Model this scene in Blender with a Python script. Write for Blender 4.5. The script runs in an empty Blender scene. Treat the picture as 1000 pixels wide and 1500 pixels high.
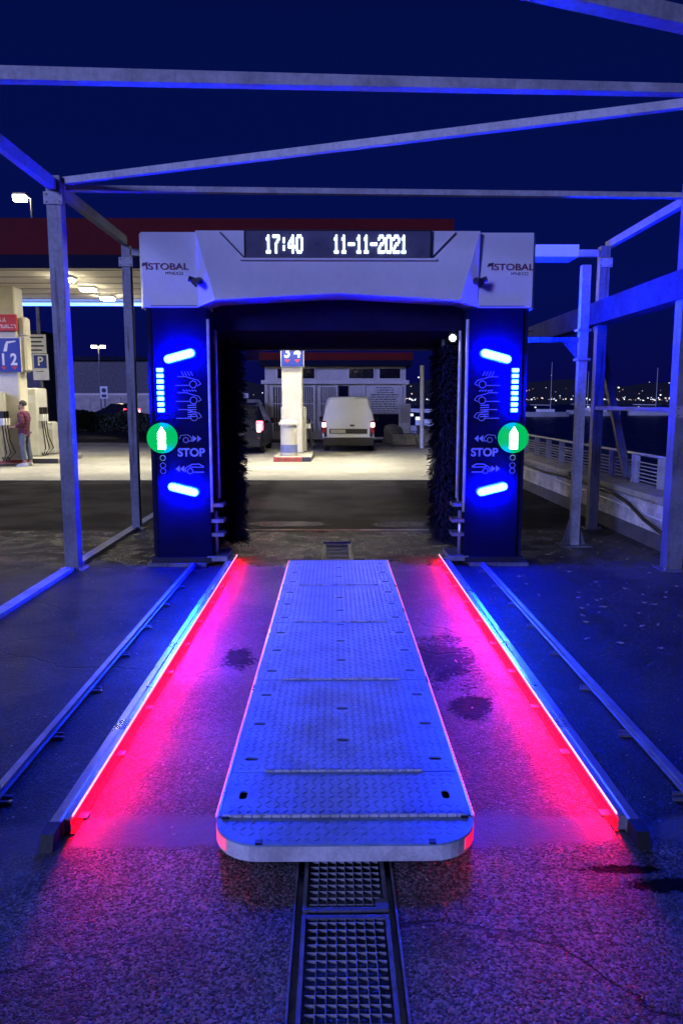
import bpy, bmesh, math, random
from mathutils import Vector, Matrix
R = math.radians
random.seed(7)
S = bpy.context.scene
COL = S.collection

# ------------------------------------------------------------------ camera, sky, sun, exposure
cam = bpy.data.objects.new('camera', bpy.data.cameras.new('camera'))
COL.objects.link(cam); S.camera = cam
cam.location = (0, 0, 1.65)
cam.rotation_euler = (R(90 - 8.18), 0, R(-0.5535))
cam.data.sensor_fit = 'VERTICAL'; cam.data.sensor_height = 36.0; cam.data.lens = 27.05
cam.data.clip_start = 0.05; cam.data.clip_end = 5000
S.view_settings.view_transform = 'Standard'; S.view_settings.look = 'None'
S.view_settings.exposure = 0; S.view_settings.gamma = 1; S.view_settings.use_curve_mapping = False
S.cycles.use_denoising = True
S.cycles.max_bounces = 6; S.cycles.diffuse_bounces = 3; S.cycles.glossy_bounces = 3
S.cycles.sample_clamp_indirect = 4.0; S.cycles.use_light_tree = True
S.cycles.caustics_reflective = False; S.cycles.caustics_refractive = False

W = bpy.data.worlds.new('World'); S.world = W; W.use_nodes = True
wn = W.node_tree.nodes; wl = W.node_tree.links; wn.clear()
wo = wn.new('ShaderNodeOutputWorld'); wb = wn.new('ShaderNodeBackground')
wtc = wn.new('ShaderNodeTexCoord'); wsx = wn.new('ShaderNodeSeparateXYZ'); wr = wn.new('ShaderNodeValToRGB')
wl.new(wtc.outputs['Generated'], wsx.inputs[0]); wl.new(wsx.outputs['Z'], wr.inputs[0])
wl.new(wr.outputs[0], wb.inputs[0]); wl.new(wb.outputs[0], wo.inputs[0])
cr = wr.color_ramp
cr.elements[0].position = 0.0; cr.elements[0].color = (0.0022, 0.0022, 0.055, 1)
cr.elements[1].position = 0.75; cr.elements[1].color = (0.0007, 0.0025, 0.036, 1)
for p_, c_ in ((0.13, (0.0012, 0.004, 0.075, 1)), (0.30, (0.0008, 0.0042, 0.066, 1))):
    e_ = cr.elements.new(p_); e_.color = c_
wb.inputs[1].default_value = 1.0

sun = bpy.data.objects.new('sun', bpy.data.lights.new('sun', 'SUN')); COL.objects.link(sun)
sun.data.energy = 2.6; sun.data.color = (0.29, 0.335, 1.0); sun.data.angle = R(15)
sun.rotation_euler = Vector((0.60, 0.78, -0.25)).to_track_quat('-Z', 'Y').to_euler()

# ------------------------------------------------------------------ node helpers and materials
class NT:
    def __init__(s, name):
        s.m = bpy.data.materials.new(name); s.m.use_nodes = True
        s.t = s.m.node_tree; s.n = s.t.nodes; s.l = s.t.links
        s.b = s.n['Principled BSDF']
    def put(s, sock, v):
        if isinstance(v, bpy.types.NodeSocket): s.l.new(v, sock)
        else: sock.default_value = v
    def math(s, op, a, b=0.5, c=0.5, clamp=False):
        k = s.n.new('ShaderNodeMath'); k.operation = op; k.use_clamp = clamp
        for i, v in enumerate((a, b, c)): s.put(k.inputs[i], v)
        return k.outputs[0]
    def co(s):
        k = s.n.new('ShaderNodeTexCoord'); return k.outputs['Object']
    def xyz(s, v):
        k = s.n.new('ShaderNodeSeparateXYZ'); s.put(k.inputs[0], v); return k.outputs
    def noise(s, v, scale, detail=3, rough=0.55):
        k = s.n.new('ShaderNodeTexNoise'); s.put(k.inputs['Vector'], v)
        k.inputs['Scale'].default_value = scale; k.inputs['Detail'].default_value = detail
        k.inputs['Roughness'].default_value = rough; return k.outputs[0]
    def vor(s, v, scale, feature='F1'):
        k = s.n.new('ShaderNodeTexVoronoi'); k.feature = feature; s.put(k.inputs['Vector'], v)
        k.inputs['Scale'].default_value = scale; return k.outputs
    def ss(s, v, a, b, lo=0.0, hi=1.0):
        k = s.n.new('ShaderNodeMapRange'); k.interpolation_type = 'SMOOTHSTEP'
        s.put(k.inputs['Value'], v)
        for n_, x in (('From Min', a), ('From Max', b), ('To Min', lo), ('To Max', hi)): s.put(k.inputs[n_], x)
        return k.outputs[0]
    def mix(s, f, a, b):
        k = s.n.new('ShaderNodeMix'); k.data_type = 'RGBA'
        s.put(k.inputs[0], f); s.put(k.inputs[6], a); s.put(k.inputs[7], b); return k.outputs[2]
    def bump(s, h, dist=0.01, strength=1.0):
        k = s.n.new('ShaderNodeBump'); s.put(k.inputs['Height'], h)
        k.inputs['Distance'].default_value = dist; s.put(k.inputs['Strength'], strength); return k.outputs[0]
    def vmul(s, v, t):
        k = s.n.new('ShaderNodeVectorMath'); k.operation = 'MULTIPLY'; s.put(k.inputs[0], v); k.inputs[1].default_value = t
        return k.outputs[0]

def c4(c): return (c[0], c[1], c[2], 1.0)

def mat(name, col, rough=0.5, metal=0.0, var=0.25, scale=6.0, bump=0.0, bscale=60.0, spec=0.5, coat=0.0, streak=0.0):
    t = NT(name); v = t.co()
    n1 = t.noise(v, scale, 4); n2 = t.noise(v, scale * 9, 3)
    f = t.math('ADD', t.math('MULTIPLY', n1, 0.65), t.math('MULTIPLY', n2, 0.35))
    f = t.ss(f, 0.33, 0.67)
    bc = t.mix(f, c4([x * (1 - var) for x in col]), c4([min(1, x * (1 + var * 0.5)) for x in col]))
    if streak:
        q = t.noise(t.vmul(v, (26, 26, 1.6)), 1.0, 4, 0.6)
        bc = t.mix(t.math('MULTIPLY', t.ss(q, 0.52, 0.70), streak), bc, c4([col[0]*0.32, col[1]*0.24, col[2]*0.18]))
    t.put(t.b.inputs['Base Color'], bc)
    t.put(t.b.inputs['Roughness'], t.math('ADD', t.math('MULTIPLY', n1, 0.24), rough - 0.12, clamp=True))
    t.b.inputs['Metallic'].default_value = metal
    t.b.inputs['Specular IOR Level'].default_value = spec
    t.b.inputs['Coat Weight'].default_value = coat
    if bump: t.put(t.b.inputs['Normal'], t.bump(t.noise(v, bscale, 4), bump))
    return t.m

def emit(name, col, s):
    t = NT(name)
    t.b.inputs['Base Color'].default_value = (0.5, 0.5, 0.5, 1)
    t.b.inputs['Emission Color'].default_value = c4(col)
    t.b.inputs['Emission Strength'].default_value = s
    return t.m

def blob(t, x, y, cx, cy, rx, ry, nz, amt=0.7):
    dx = t.math('DIVIDE', t.math('SUBTRACT', x, cx), rx); dy = t.math('DIVIDE', t.math('SUBTRACT', y, cy), ry)
    d = t.math('SQRT', t.math('ADD', t.math('MULTIPLY', dx, dx), t.math('MULTIPLY', dy, dy)))
    d = t.math('ADD', d, t.math('MULTIPLY', t.math('SUBTRACT', nz, 0.5), amt * 2))
    return t.ss(d, 0.75, 1.15, 1.0, 0.0)

def asphalt():
    t = NT('wet_asphalt'); v = t.co(); x, y, z = t.xyz(v)
    big = t.noise(v, 0.55, 4); mid = t.noise(v, 3.2, 5, 0.62); fine = t.noise(v, 22, 4, 0.6)
    vo = t.vor(v, 122); vo2 = t.vor(v, 230)
    cell = t.xyz(vo['Color'])[0]
    peb = t.ss(vo['Distance'], 0.15, 0.72, 1.0, 0.0)
    peb2 = t.ss(vo2['Distance'], 0.15, 0.75, 1.0, 0.0)
    # smooth concrete strip at the mouth of the bay and a mended slab to the right of it
    yj = t.math('ADD', y, t.math('MULTIPLY', t.math('SUBTRACT', mid, 0.5), 0.20))
    strip = t.math('MULTIPLY', t.ss(yj, 2.66, 2.70), t.ss(yj, 2.86, 2.92, 1.0, 0.0))
    strip = t.math('MULTIPLY', strip, t.math('MULTIPLY', t.ss(x, -1.2, -1.0), t.ss(x, 1.0, 1.3, 1.0, 0.0)))
    slab = blob(t, x, y, 1.62, 2.78, 0.42, 0.13, mid, 0.35)
    slab2 = blob(t, x, y, -1.35, 2.62, 0.42, 0.22, mid, 0.6)
    slab3 = blob(t, x, y, 3.0, 8.3, 0.5, 1.5, mid, 0.5)
    conc = t.math('MAXIMUM', t.math('MAXIMUM', strip, slab), t.math('MULTIPLY', t.math('MAXIMUM', slab2, slab3), 0.6))
    # ragged dark patches with little gloss
    edge = t.math('ADD', t.math('MULTIPLY', mid, 0.55), t.math('MULTIPLY', t.noise(v, 34, 4, 0.7), 0.45))
    w = blob(t, x, y, -0.62, 4.82, 0.12, 0.20, edge, 1.9)
    for a in ((0.72, 4.78, 0.20, 0.55), (0.74, 3.98, 0.12, 0.20), (1.16, 2.43, 0.18, 0.05), (1.05, 2.52, 0.15, 0.03)):
        w = t.math('MAXIMUM', w, blob(t, x, y, *a, edge, 1.9))
    wet = t.ss(big, 0.40, 0.62)
    bay = t.math('MULTIPLY', t.ss(y, 7.2, 7.9), t.ss(y, 9.75, 9.85, 1.0, 0.0))
    slick = t.math('MULTIPLY', bay, t.ss(mid, 0.44, 0.58))
    near_tone = t.ss(yj, 2.60, 2.72, 1.0, 0.0)  # asphalt made lighter, bumpier and less glossy towards the camera
    outer = t.math('MAXIMUM', t.ss(x, 1.15, 1.35), t.ss(x, -1.25, -1.05, 1.0, 0.0))
    warp = t.n.new('ShaderNodeVectorMath'); warp.operation = 'ADD'
    wn_ = t.n.new('ShaderNodeTexNoise'); wn_.inputs['Scale'].default_value = 2.5; wn_.inputs['Detail'].default_value = 5; t.put(wn_.inputs['Vector'], v)
    wm_ = t.n.new('ShaderNodeVectorMath'); wm_.operation = 'SCALE'; t.put(wm_.inputs[0], wn_.outputs['Color']); wm_.inputs['Scale'].default_value = 0.5
    t.put(warp.inputs[0], v); t.put(warp.inputs[1], wm_.outputs[0])
    crack = t.ss(t.vor(warp.outputs[0], 0.75, 'DISTANCE_TO_EDGE')['Distance'], 0.004, 0.010, 1.0, 0.0)
    crack = t.math('MULTIPLY', crack, t.math('MULTIPLY', t.ss(big, 0.47, 0.55), t.math('SUBTRACT', 1.0, conc)))
    base = t.mix(t.math('POWER', cell, 2.2), (0.014, 0.014, 0.016, 1), (0.15, 0.147, 0.145, 1))
    base = t.mix(t.math('MULTIPLY', t.ss(mid, 0.35, 0.7), 0.55), base, (0.024, 0.023, 0.024, 1))
    base = t.mix(t.math('MULTIPLY', near_tone, 0.75), base, t.mix(t.math('POWER', cell, 1.6), (0.03, 0.03, 0.033, 1), (0.46, 0.455, 0.45, 1)))
    base = t.mix(t.ss(yj, 9.9, 10.3), base, t.mix(t.noise(v, 1.1, 5), (0.018, 0.018, 0.022, 1), (0.055, 0.055, 0.062, 1)))
    stain = t.math('MULTIPLY', t.ss(t.noise(v, 1.3, 6, 0.6), 0.48, 0.62), 0.62)
    base = t.mix(t.math('MULTIPLY', stain, t.math('MAXIMUM', near_tone, outer)), base, (0.016, 0.016, 0.017, 1))
    base = t.mix(t.math('MULTIPLY', t.math('MULTIPLY', outer, 0.5), t.math('SUBTRACT', 1.0, near_tone)), base, (0.008, 0.008, 0.009, 1))
    base = t.mix(conc, base, t.mix(mid, (0.07, 0.068, 0.066, 1), (0.15, 0.145, 0.14, 1)))
    base = t.mix(w, base, (0.004, 0.004, 0.004, 1))
    base = t.mix(crack, base, (0.006, 0.006, 0.006, 1))
    film = blob(t, x, y, -0.62, 10.35, 0.55, 0.22, mid, 0.5)
    film = t.math('MAXIMUM', film, blob(t, x, y, 1.0, 10.3, 0.52, 0.24, mid, 0.5))
    t.put(t.b.inputs['Base Color'], base)
    r = t.math('SUBTRACT', 0.66, t.math('MULTIPLY', wet, 0.22))
    r = t.math('SUBTRACT', r, t.math('MULTIPLY', fine, 0.16))
    r = t.math('MULTIPLY', r, t.math('SUBTRACT', 1.0, t.math('MULTIPLY', t.math('MAXIMUM', slick, film), 0.72)))
    t.put(t.b.inputs['Roughness'], r)
    h = t.math('ADD', t.math('MULTIPLY', peb, t.math('ADD', t.math('MULTIPLY', cell, 0.7), 0.45)), t.math('MULTIPLY', peb2, 0.35))
    h = t.math('MULTIPLY', h, t.math('SUBTRACT', 1.0, t.math('MULTIPLY', conc, 0.72)))
    h = t.math('MULTIPLY', h, t.math('SUBTRACT', 1.0, t.math('MULTIPLY', t.math('MAXIMUM', w, t.math('MULTIPLY', slick, 0.6)), 0.75)))
    h = t.math('MULTIPLY', h, t.math('ADD', 1.0, t.math('MULTIPLY', near_tone, 1.1)))
    h = t.math('SUBTRACT', h, t.math('MULTIPLY', crack, 2.0))
    h = t.math('ADD', h, t.math('MULTIPLY', fine, 0.8))
    h = t.math('ADD', h, t.math('MULTIPLY', mid, 2.2))
    t.put(t.b.inputs['Normal'], t.bump(h, 0.005))
    t.put(t.b.inputs['Specular IOR Level'], t.math('MULTIPLY', t.math('SUBTRACT', 0.40, t.math('MULTIPLY', w, 0.38)), t.math('MULTIPLY', t.math('MAXIMUM', t.ss(yj, 9.7, 10.0, 1.0, 0.12), t.math('MULTIPLY', film, 0.8)), t.math('MULTIPLY', t.ss(yj, 2.60, 2.72, 0.6, 1.0), t.math('SUBTRACT', 1.0, t.math('MULTIPLY', outer, 0.55))))))
    return t.m

M = {}
M['asphalt'] = asphalt()
M['forecourt'] = mat('forecourt_concrete', (0.30, 0.295, 0.27), 0.7, var=0.35, scale=0.7, bump=0.004, bscale=30)
M['steel'] = mat('galvanised_steel', (0.20, 0.20, 0.22), 0.5, 0.3, var=0.35, scale=3, streak=0.8)
M['beam'] = mat('side_beam_steel', (0.08, 0.08, 0.10), 0.85, 0.0, var=0.3, scale=3, spec=0.0)
M['lit_steel'] = mat('lit_tone_steel', (0.38, 0.38, 0.40), 0.55, 0.1, var=0.35, scale=3, streak=0.25)  # lighter copy of the frame steel for members that catch more light
M['added_side_led'] = emit('added_blue_side_led', (0.001, 0.012, 1.0), 900)
M['gloss_steel'] = mat('polished_steel', (0.60, 0.60, 0.62), 0.3, 0.8, var=0.15, scale=4)
M['deck'] = mat('blue_toned_tread_steel', (0.24, 0.37, 0.56), 0.42, 0.12, var=0.3, scale=5, bump=0.001, bscale=40, spec=0.25)  # steel tinted blue, so the colour carries some of the blue lamp light
M['band'] = mat('brushed_band_steel', (0.74, 0.72, 0.72), 0.45, 0.1, var=0.3, scale=8)
M['hinge'] = mat('hinge_glint_steel', (0.80, 0.80, 0.82), 0.28, 0.3, var=0.25, scale=12)  # pale colour stands in for the glint along the hinges
M['corner_glow'] = emit('corner_red_glow', (1.0, 0.004, 0.09), 0.95)  # glowing red stands in for LED light falling on the platform corners
M['rail'] = mat('rail_steel', (0.36, 0.37, 0.40), 0.42, 0.6, var=0.3, scale=9)
M['rust'] = mat('drain_steel', (0.22, 0.21, 0.22), 0.45, 0.5, var=0.4, scale=14, bump=0.002)
M['sludge'] = mat('drain_sludge', (0.30, 0.29, 0.28), 0.5, 0, var=0.6, scale=12, bump=0.02, bscale=25)
M['white'] = mat('white_gelcoat', (0.74, 0.74, 0.76), 0.33, 0, var=0.06, scale=2)
M['panel'] = mat('dark_gloss_panel', (0.005, 0.005, 0.036), 0.15, 0, var=0.2, scale=3, spec=0.3)
M['black'] = mat('black_plastic', (0.012, 0.012, 0.014), 0.45, 0, var=0.3)
M['rubber'] = mat('black_rubber', (0.008, 0.008, 0.009), 0.6, 0, var=0.3, bump=0.002)
M['interior'] = mat('gantry_interior', (0.010, 0.010, 0.045), 0.7, 0, var=0.3, spec=0.08)
M['bristle'] = mat('dark_bristle', (0.022, 0.022, 0.075), 0.6, 0, var=0.4, scale=12)
M['print'] = mat('pale_print', (0.34, 0.34, 0.44), 0.5, 0, var=0.1)
M['logo'] = mat('logo_ink', (0.16, 0.02, 0.08), 0.5, 0, var=0.15, scale=2)
M['logo_dark'] = mat('logo_dark_ink', (0.035, 0.02, 0.06), 0.5, 0, var=0.1)
M['sticker'] = mat('sticker_white', (0.86, 0.84, 0.86), 0.4, 0, var=0.04)
M['glass'] = mat('bloom_toned_display_glass', (0.11, 0.11, 0.15), 0.3, 0, var=0.2)  # base lifted to grey-blue in place of bloom around the digits
M['red'] = mat('red_fascia', (0.11, 0.010, 0.012), 0.7, 0, var=0.2, scale=1, spec=0.1)
M['navy'] = mat('navy_fascia', (0.004, 0.006, 0.03), 0.7, 0, var=0.2, scale=1, spec=0.1)
M['soffit'] = mat('cream_soffit', (0.80, 0.74, 0.62), 0.7, 0, var=0.12, scale=1)
M['cream'] = mat('cream_paint', (0.66, 0.63, 0.52), 0.5, 0, var=0.12, scale=2)
M['pump'] = mat('pump_paint', (0.62, 0.62, 0.58), 0.45, 0, var=0.12, scale=3)
M['wall'] = mat('kiosk_render', (0.60, 0.57, 0.58), 0.8, 0, var=0.18, scale=1.2, bump=0.004)
M['trim'] = mat('kiosk_trim', (0.76, 0.74, 0.75), 0.7, 0, var=0.15, scale=2)
M['darkwin'] = mat('dark_window', (0.012, 0.012, 0.02), 0.12, 0, var=0.2)
M['redsign'] = mat('red_sign', (0.55, 0.035, 0.05), 0.5, 0, var=0.15)
M['bluesign'] = mat('blue_sign', (0.012, 0.035, 0.30), 0.5, 0, var=0.12)
M['signwhite'] = mat('sign_white', (0.78, 0.78, 0.80), 0.5, 0, var=0.08)
M['signgrey'] = mat('sign_grey', (0.78, 0.78, 0.80), 0.6, 0, var=0.15)
M['ink'] = mat('sign_ink', (0.03, 0.03, 0.06), 0.6, 0, var=0.1)
M['van'] = mat('van_paint', (0.58, 0.61, 0.68), 0.32, 0, var=0.07, scale=2, coat=0.3)
M['car'] = mat('car_paint', (0.005, 0.006, 0.014), 0.3, 0.0, var=0.2, coat=0.15)
M['carglass'] = mat('car_glass', (0.012, 0.012, 0.016), 0.06, 0, var=0.1)
M['plate'] = mat('number_plate', (0.40, 0.40, 0.36), 0.5, 0, var=0.15)
M['stone'] = mat('sea_wall_render', (0.70, 0.68, 0.69), 0.85, 0, var=0.5, scale=2.6, bump=0.03, bscale=9)
M['cope'] = mat('coping_stone', (0.46, 0.44, 0.38), 0.8, 0, var=0.3, scale=3, bump=0.01, bscale=20)
M['plinth'] = mat('wall_plinth', (0.10, 0.10, 0.13), 0.8, 0, var=0.4, scale=4, bump=0.01)
M['railpaint'] = mat('railing_paint', (0.50, 0.50, 0.50), 0.5, 0.2, var=0.25)
M['hull'] = mat('boat_hull', (0.5, 0.5, 0.52), 0.4)
M['hill'] = mat('dark_shore', (0.010, 0.011, 0.02), 0.9)
M['hedge'] = mat('hedge_leaf', (0.035, 0.05, 0.03), 0.7, var=0.5, scale=8)
M['fence'] = mat('panel_fence', (0.36, 0.34, 0.33), 0.8, var=0.3, scale=1.5)
M['leaf'] = mat('fallen_leaf', (0.38, 0.30, 0.20), 0.6, var=0.5, scale=5)
M['pebble'] = mat('pebble', (0.36, 0.34, 0.32), 0.6, var=0.4, scale=30)
M['skin'] = mat('skin', (0.42, 0.25, 0.18), 0.55, var=0.1)
M['hair'] = mat('hair', (0.018, 0.014, 0.012), 0.6)
M['denim'] = mat('denim', (0.10, 0.12, 0.20), 0.85, var=0.4, scale=10)
M['shoe'] = mat('white_shoe', (0.72, 0.70, 0.70), 0.6)
M['kerb_red'] = mat('kerb_red', (0.42, 0.09, 0.07), 0.7, var=0.3)
M['white_line'] = mat('base_rail_paint', (0.50, 0.50, 0.55), 0.55, var=0.35, scale=6)
M['water'] = mat('sea_water', (0.002, 0.003, 0.007), 0.3, 0, var=0.3, scale=0.4, bump=0.12, bscale=0.9, spec=0.08)

def plaid():
    t = NT('plaid_cloth'); v = t.co(); x, y, z = t.xyz(v)
    a = t.math('PINGPONG', t.math('MULTIPLY', z, 12), 0.5); b = t.math('PINGPONG', t.math('MULTIPLY', t.math('ADD', x, y), 12), 0.5)
    f = t.math('ADD', t.ss(a, 0.2, 0.3), t.ss(b, 0.2, 0.3))
    base = t.mix(t.math('MULTIPLY', f, 0.5), (0.03, 0.010, 0.04, 1), (0.15, 0.02, 0.05, 1))
    t.put(t.b.inputs['Base Color'], base); t.b.inputs['Roughness'].default_value = 0.85
    return t.m
M['plaid'] = plaid()

M['blue_led'] = emit('blue_led', (0.003, 0.026, 1.0), 300)
M['blue_edge'] = emit('blue_led_diffuser_edge', (0.0, 0.0002, 1.0), 1000)
M['green_glow'] = emit('green_glow_disc', (0.0, 0.52, 0.11), 1.0)  # glowing disc in place of the bloom around the arrow
M['green_glow'].node_tree.nodes['Principled BSDF'].inputs['Base Color'].default_value = (0.0, 0.0, 0.0, 1); M['green_glow'].node_tree.nodes['Principled BSDF'].inputs['Specular IOR Level'].default_value = 0.1
M['green_led'] = emit('green_arrow_led', (0.30, 1.0, 0.42), 90)
M['digit'] = emit('display_led', (0.62, 0.80, 1.0), 8)
M['red_led'] = emit('red_led', (1.0, 0.0001, 0.005), 1350)
M['red_dot'] = emit('red_led_dot', (1.0, 0.26, 0.42), 3.5)
M['edge_dot'] = emit('platform_edge_led', (1.0, 0.06, 0.22), 1.3)
M['lamp'] = emit('canopy_lamp', (1.0, 0.90, 0.62), 95)
M['edge_led'] = emit('canopy_edge_led', (0.06, 0.22, 1.0), 4.5)
M['street'] = emit('street_lamp_head', (1.0, 0.82, 0.45), 60)
M['city'] = emit('city_light', (0.85, 0.92, 1.0), 1.6)
M['city_warm'] = emit('warm_city_light', (1.0, 0.66, 0.32), 1.1)
M['tail'] = emit('tail_lamp', (1.0, 0.03, 0.05), 6.0)
M['tail_hot'] = emit('tail_lamp_bulb', (1.0, 0.50, 0.42), 9.0)
M['work'] = emit('work_lamp', (0.9, 0.93, 1.0), 25)

# ------------------------------------------------------------------ mesh helpers
class MB:
    def __init__(s): s.v = []; s.f = []; s.smooth = False
    def add(s, vs, fs):
        k = len(s.v); s.v += [tuple(p) for p in vs]; s.f += [[i + k for i in f] for f in fs]; return s
    def box(s, x0, x1, y0, y1, z0, z1):
        return s.add([(x0,y0,z0),(x1,y0,z0),(x1,y1,z0),(x0,y1,z0),(x0,y0,z1),(x1,y0,z1),(x1,y1,z1),(x0,y1,z1)],
                     [[0,3,2,1],[4,5,6,7],[0,1,5,4],[1,2,6,5],[2,3,7,6],[3,0,4,7]])
    def cbox(s, x0, x1, y0, y1, z0, z1, b=0.01):
        # box with chamfered vertical and top edges
        def ring(i, z): return [(x0+i,y0,z),(x1-i,y0,z),(x1,y0+i,z),(x1,y1-i,z),(x1-i,y1,z),(x0+i,y1,z),(x0,y1-i,z),(x0,y0+i,z)]
        def ring2(i, z): return [(x0+i,y0+b,z),(x1-i,y0+b,z),(x1-b,y0+i,z),(x1-b,y1-i,z),(x1-i,y1-b,z),(x0+i,y1-b,z),(x0+b,y1-i,z),(x0+b,y0+i,z)]
        vs = ring2(1.5*b, z0) + ring(b, z0 + b) + ring(b, z1 - b) + ring2(1.5*b, z1)
        fs = [[7-i for i in range(8)], [24+i for i in range(8)]]
        for k in range(3):
            for i in range(8): fs.append([k*8+i, k*8+(i+1)%8, k*8+8+(i+1)%8, k*8+8+i])
        return s.add(vs, fs)
    def prism(s, poly, axis, a, b):
        # poly in the two other axes (in order), extruded along axis from a to b
        def P(p, h):
            q = list(p); q.insert('xyz'.index(axis), h); return q
        n = len(poly); vs = [P(p, a) for p in poly] + [P(p, b) for p in poly]
        fs = [list(range(n))[::-1], [n + i for i in range(n)]] + [[i, (i+1) % n, n + (i+1) % n, n + i] for i in range(n)]
        return s.add(vs, fs)
    def tube(s, p, q, r, n=8, r2=None, cap=True):
        p = Vector(p); q = Vector(q); d = (q - p).normalized(); r2 = r if r2 is None else r2
        u = d.orthogonal().normalized(); w = d.cross(u)
        vs = []
        for c, rr in ((p, r), (q, r2)):
            for i in range(n):
                a = 2 * math.pi * i / n; vs.append(c + (u * math.cos(a) + w * math.sin(a)) * rr)
        fs = [[i, (i+1) % n, n + (i+1) % n, n + i] for i in range(n)]
        if cap: fs += [list(range(n))[::-1], [n + i for i in range(n)]]
        return s.add(vs, fs)
    def path(s, pts, r, n=7):
        pts = [Vector(p) for p in pts]; rings = []
        for i, p in enumerate(pts):
            d = (pts[min(i+1, len(pts)-1)] - pts[max(i-1, 0)]).normalized()
            u = Vector((0, 0, 1)) if abs(d.z) < 0.9 else Vector((1, 0, 0))
            u = (u - d * u.dot(d)).normalized(); w = d.cross(u)
            rings.append([p + (u * math.cos(2*math.pi*k/n) + w * math.sin(2*math.pi*k/n)) * r for k in range(n)])
        vs = [v for g in rings for v in g]; fs = []
        for i in range(len(rings) - 1):
            for k in range(n): fs.append([i*n+k, i*n+(k+1) % n, (i+1)*n+(k+1) % n, (i+1)*n+k])
        fs += [list(range(n))[::-1], [(len(rings)-1)*n + k for k in range(n)]]
        return s.add(vs, fs)
    def beam(s, p, q, w, h, up=(0, 0, 1), h2=None):
        p = Vector(p); q = Vector(q); d = (q - p).normalized(); side = d.cross(Vector(up)).normalized(); u = side.cross(d)
        h2 = h if h2 is None else h2; vs = []
        for c, hh in ((p, h), (q, h2)):
            for a, b in ((-1, 0), (1, 0), (1, 1), (-1, 1)): vs.append(c + side * (a * w / 2) + u * (b * hh))
        return s.add(vs, [[3,2,1,0],[4,5,6,7],[0,1,5,4],[1,2,6,5],[2,3,7,6],[3,0,4,7]])
    def stroke(s, pts, w, y0, y1):
        # flat line of width w in the x-z plane between depths y0 (front) and y1
        for (ax, az), (bx, bz) in zip(pts, pts[1:]):
            d = Vector((bx - ax, bz - az)); 
            if d.length < 1e-6: continue
            d.normalize(); nx, nz = -d.y * w / 2, d.x * w / 2; e = d * (w * 0.3)
            s.prism([(ax-e.x+nx, az-e.y+nz), (ax-e.x-nx, az-e.y-nz), (bx+e.x-nx, bz+e.y-nz), (bx+e.x+nx, bz+e.y+nz)], 'y', y0, y1)
        return s
    def disc(s, c, rx, rz, y0, y1, n=20, dome=0.0):
        vs = [(c[0] + rx*math.cos(2*math.pi*i/n), y1, c[1] + rz*math.sin(2*math.pi*i/n)) for i in range(n)]
        vs += [(c[0] + rx*math.cos(2*math.pi*i/n), y0, c[1] + rz*math.sin(2*math.pi*i/n)) for i in range(n)]
        vs += [(c[0], y0 - dome, c[1])]
        fs = [[i, (i+1) % n, n + (i+1) % n, n + i] for i in range(n)] + [[n+i, n+(i+1) % n, 2*n] for i in range(n)] + [list(range(n))[::-1]]
        return s.add(vs, fs)
    def lathe(s, c, prof, n=16):
        m = len(prof); vs = []
        for r, z in prof:
            for i in range(n):
                a = 2*math.pi*i/n; vs.append((c[0] + r*math.cos(a), c[1] + r*math.sin(a), c[2] + z))
        fs = [[k*n+i, k*n+(i+1) % n, (k+1)*n+(i+1) % n, (k+1)*n+i] for k in range(m-1) for i in range(n)]
        fs += [list(range(n))[::-1], [(m-1)*n+i for i in range(n)]]
        return s.add(vs, fs)
    def build(s, name, m, parent=None, loc=(0, 0, 0), smooth=False, rot=None):
        me = bpy.data.meshes.new(name); me.from_pydata(s.v, [], s.f)
        bm = bmesh.new(); bm.from_mesh(me); bmesh.ops.recalc_face_normals(bm, faces=bm.faces); bm.to_mesh(me); bm.free()
        me.materials.append(m)
        if smooth:
            for p in me.polygons: p.use_smooth = True
        o = bpy.data.objects.new(name, me); COL.objects.link(o); o.location = loc
        if rot: o.rotation_euler = rot
        if parent: o.parent = parent
        return o

def thing(name, label, cat, loc=(0, 0, 0), rz=0.0, group=None):
    o = bpy.data.objects.new(name, None); COL.objects.link(o); o.empty_display_size = 0.1
    o.location = loc; o.rotation_euler = (0, 0, rz); o['label'] = label; o['category'] = cat
    if group: o['group'] = group
    return o
def tag(o, label, cat, group=None):
    o['label'] = label; o['category'] = cat
    if group: o['group'] = group
    return o
def kind(o, k): o['kind'] = k; return o
def clone(o, parent, loc, rot=None):
    c = o.copy(); COL.objects.link(c); c.parent = parent; c.location = loc
    if rot is not None: c.rotation_euler = rot
    return c
def copy_tree(o, parent=None):
    c = o.copy(); COL.objects.link(c); c.parent = parent
    for ch in list(o.children): copy_tree(ch, c)
    return c
def text(name, s, size, m, parent, loc, rot=(math.pi/2, 0, 0), sx=1.0, depth=0.002, bold=0.0, align='CENTER'):
    cu = bpy.data.curves.new(name, 'FONT'); cu.body = s; cu.size = size; cu.extrude = depth; cu.offset = bold
    cu.align_x = align; cu.align_y = 'CENTER'
    o = bpy.data.objects.new(name, cu); COL.objects.link(o)
    bpy.context.view_layer.update()
    me = bpy.data.meshes.new_from_object(o); bpy.data.objects.remove(o)
    me.materials.clear(); me.materials.append(m)
    r = bpy.data.objects.new(name, me); COL.objects.link(r); r.location = loc; r.rotation_euler = rot; r.scale = (sx, 1, 1); r.parent = parent
    return r
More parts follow.
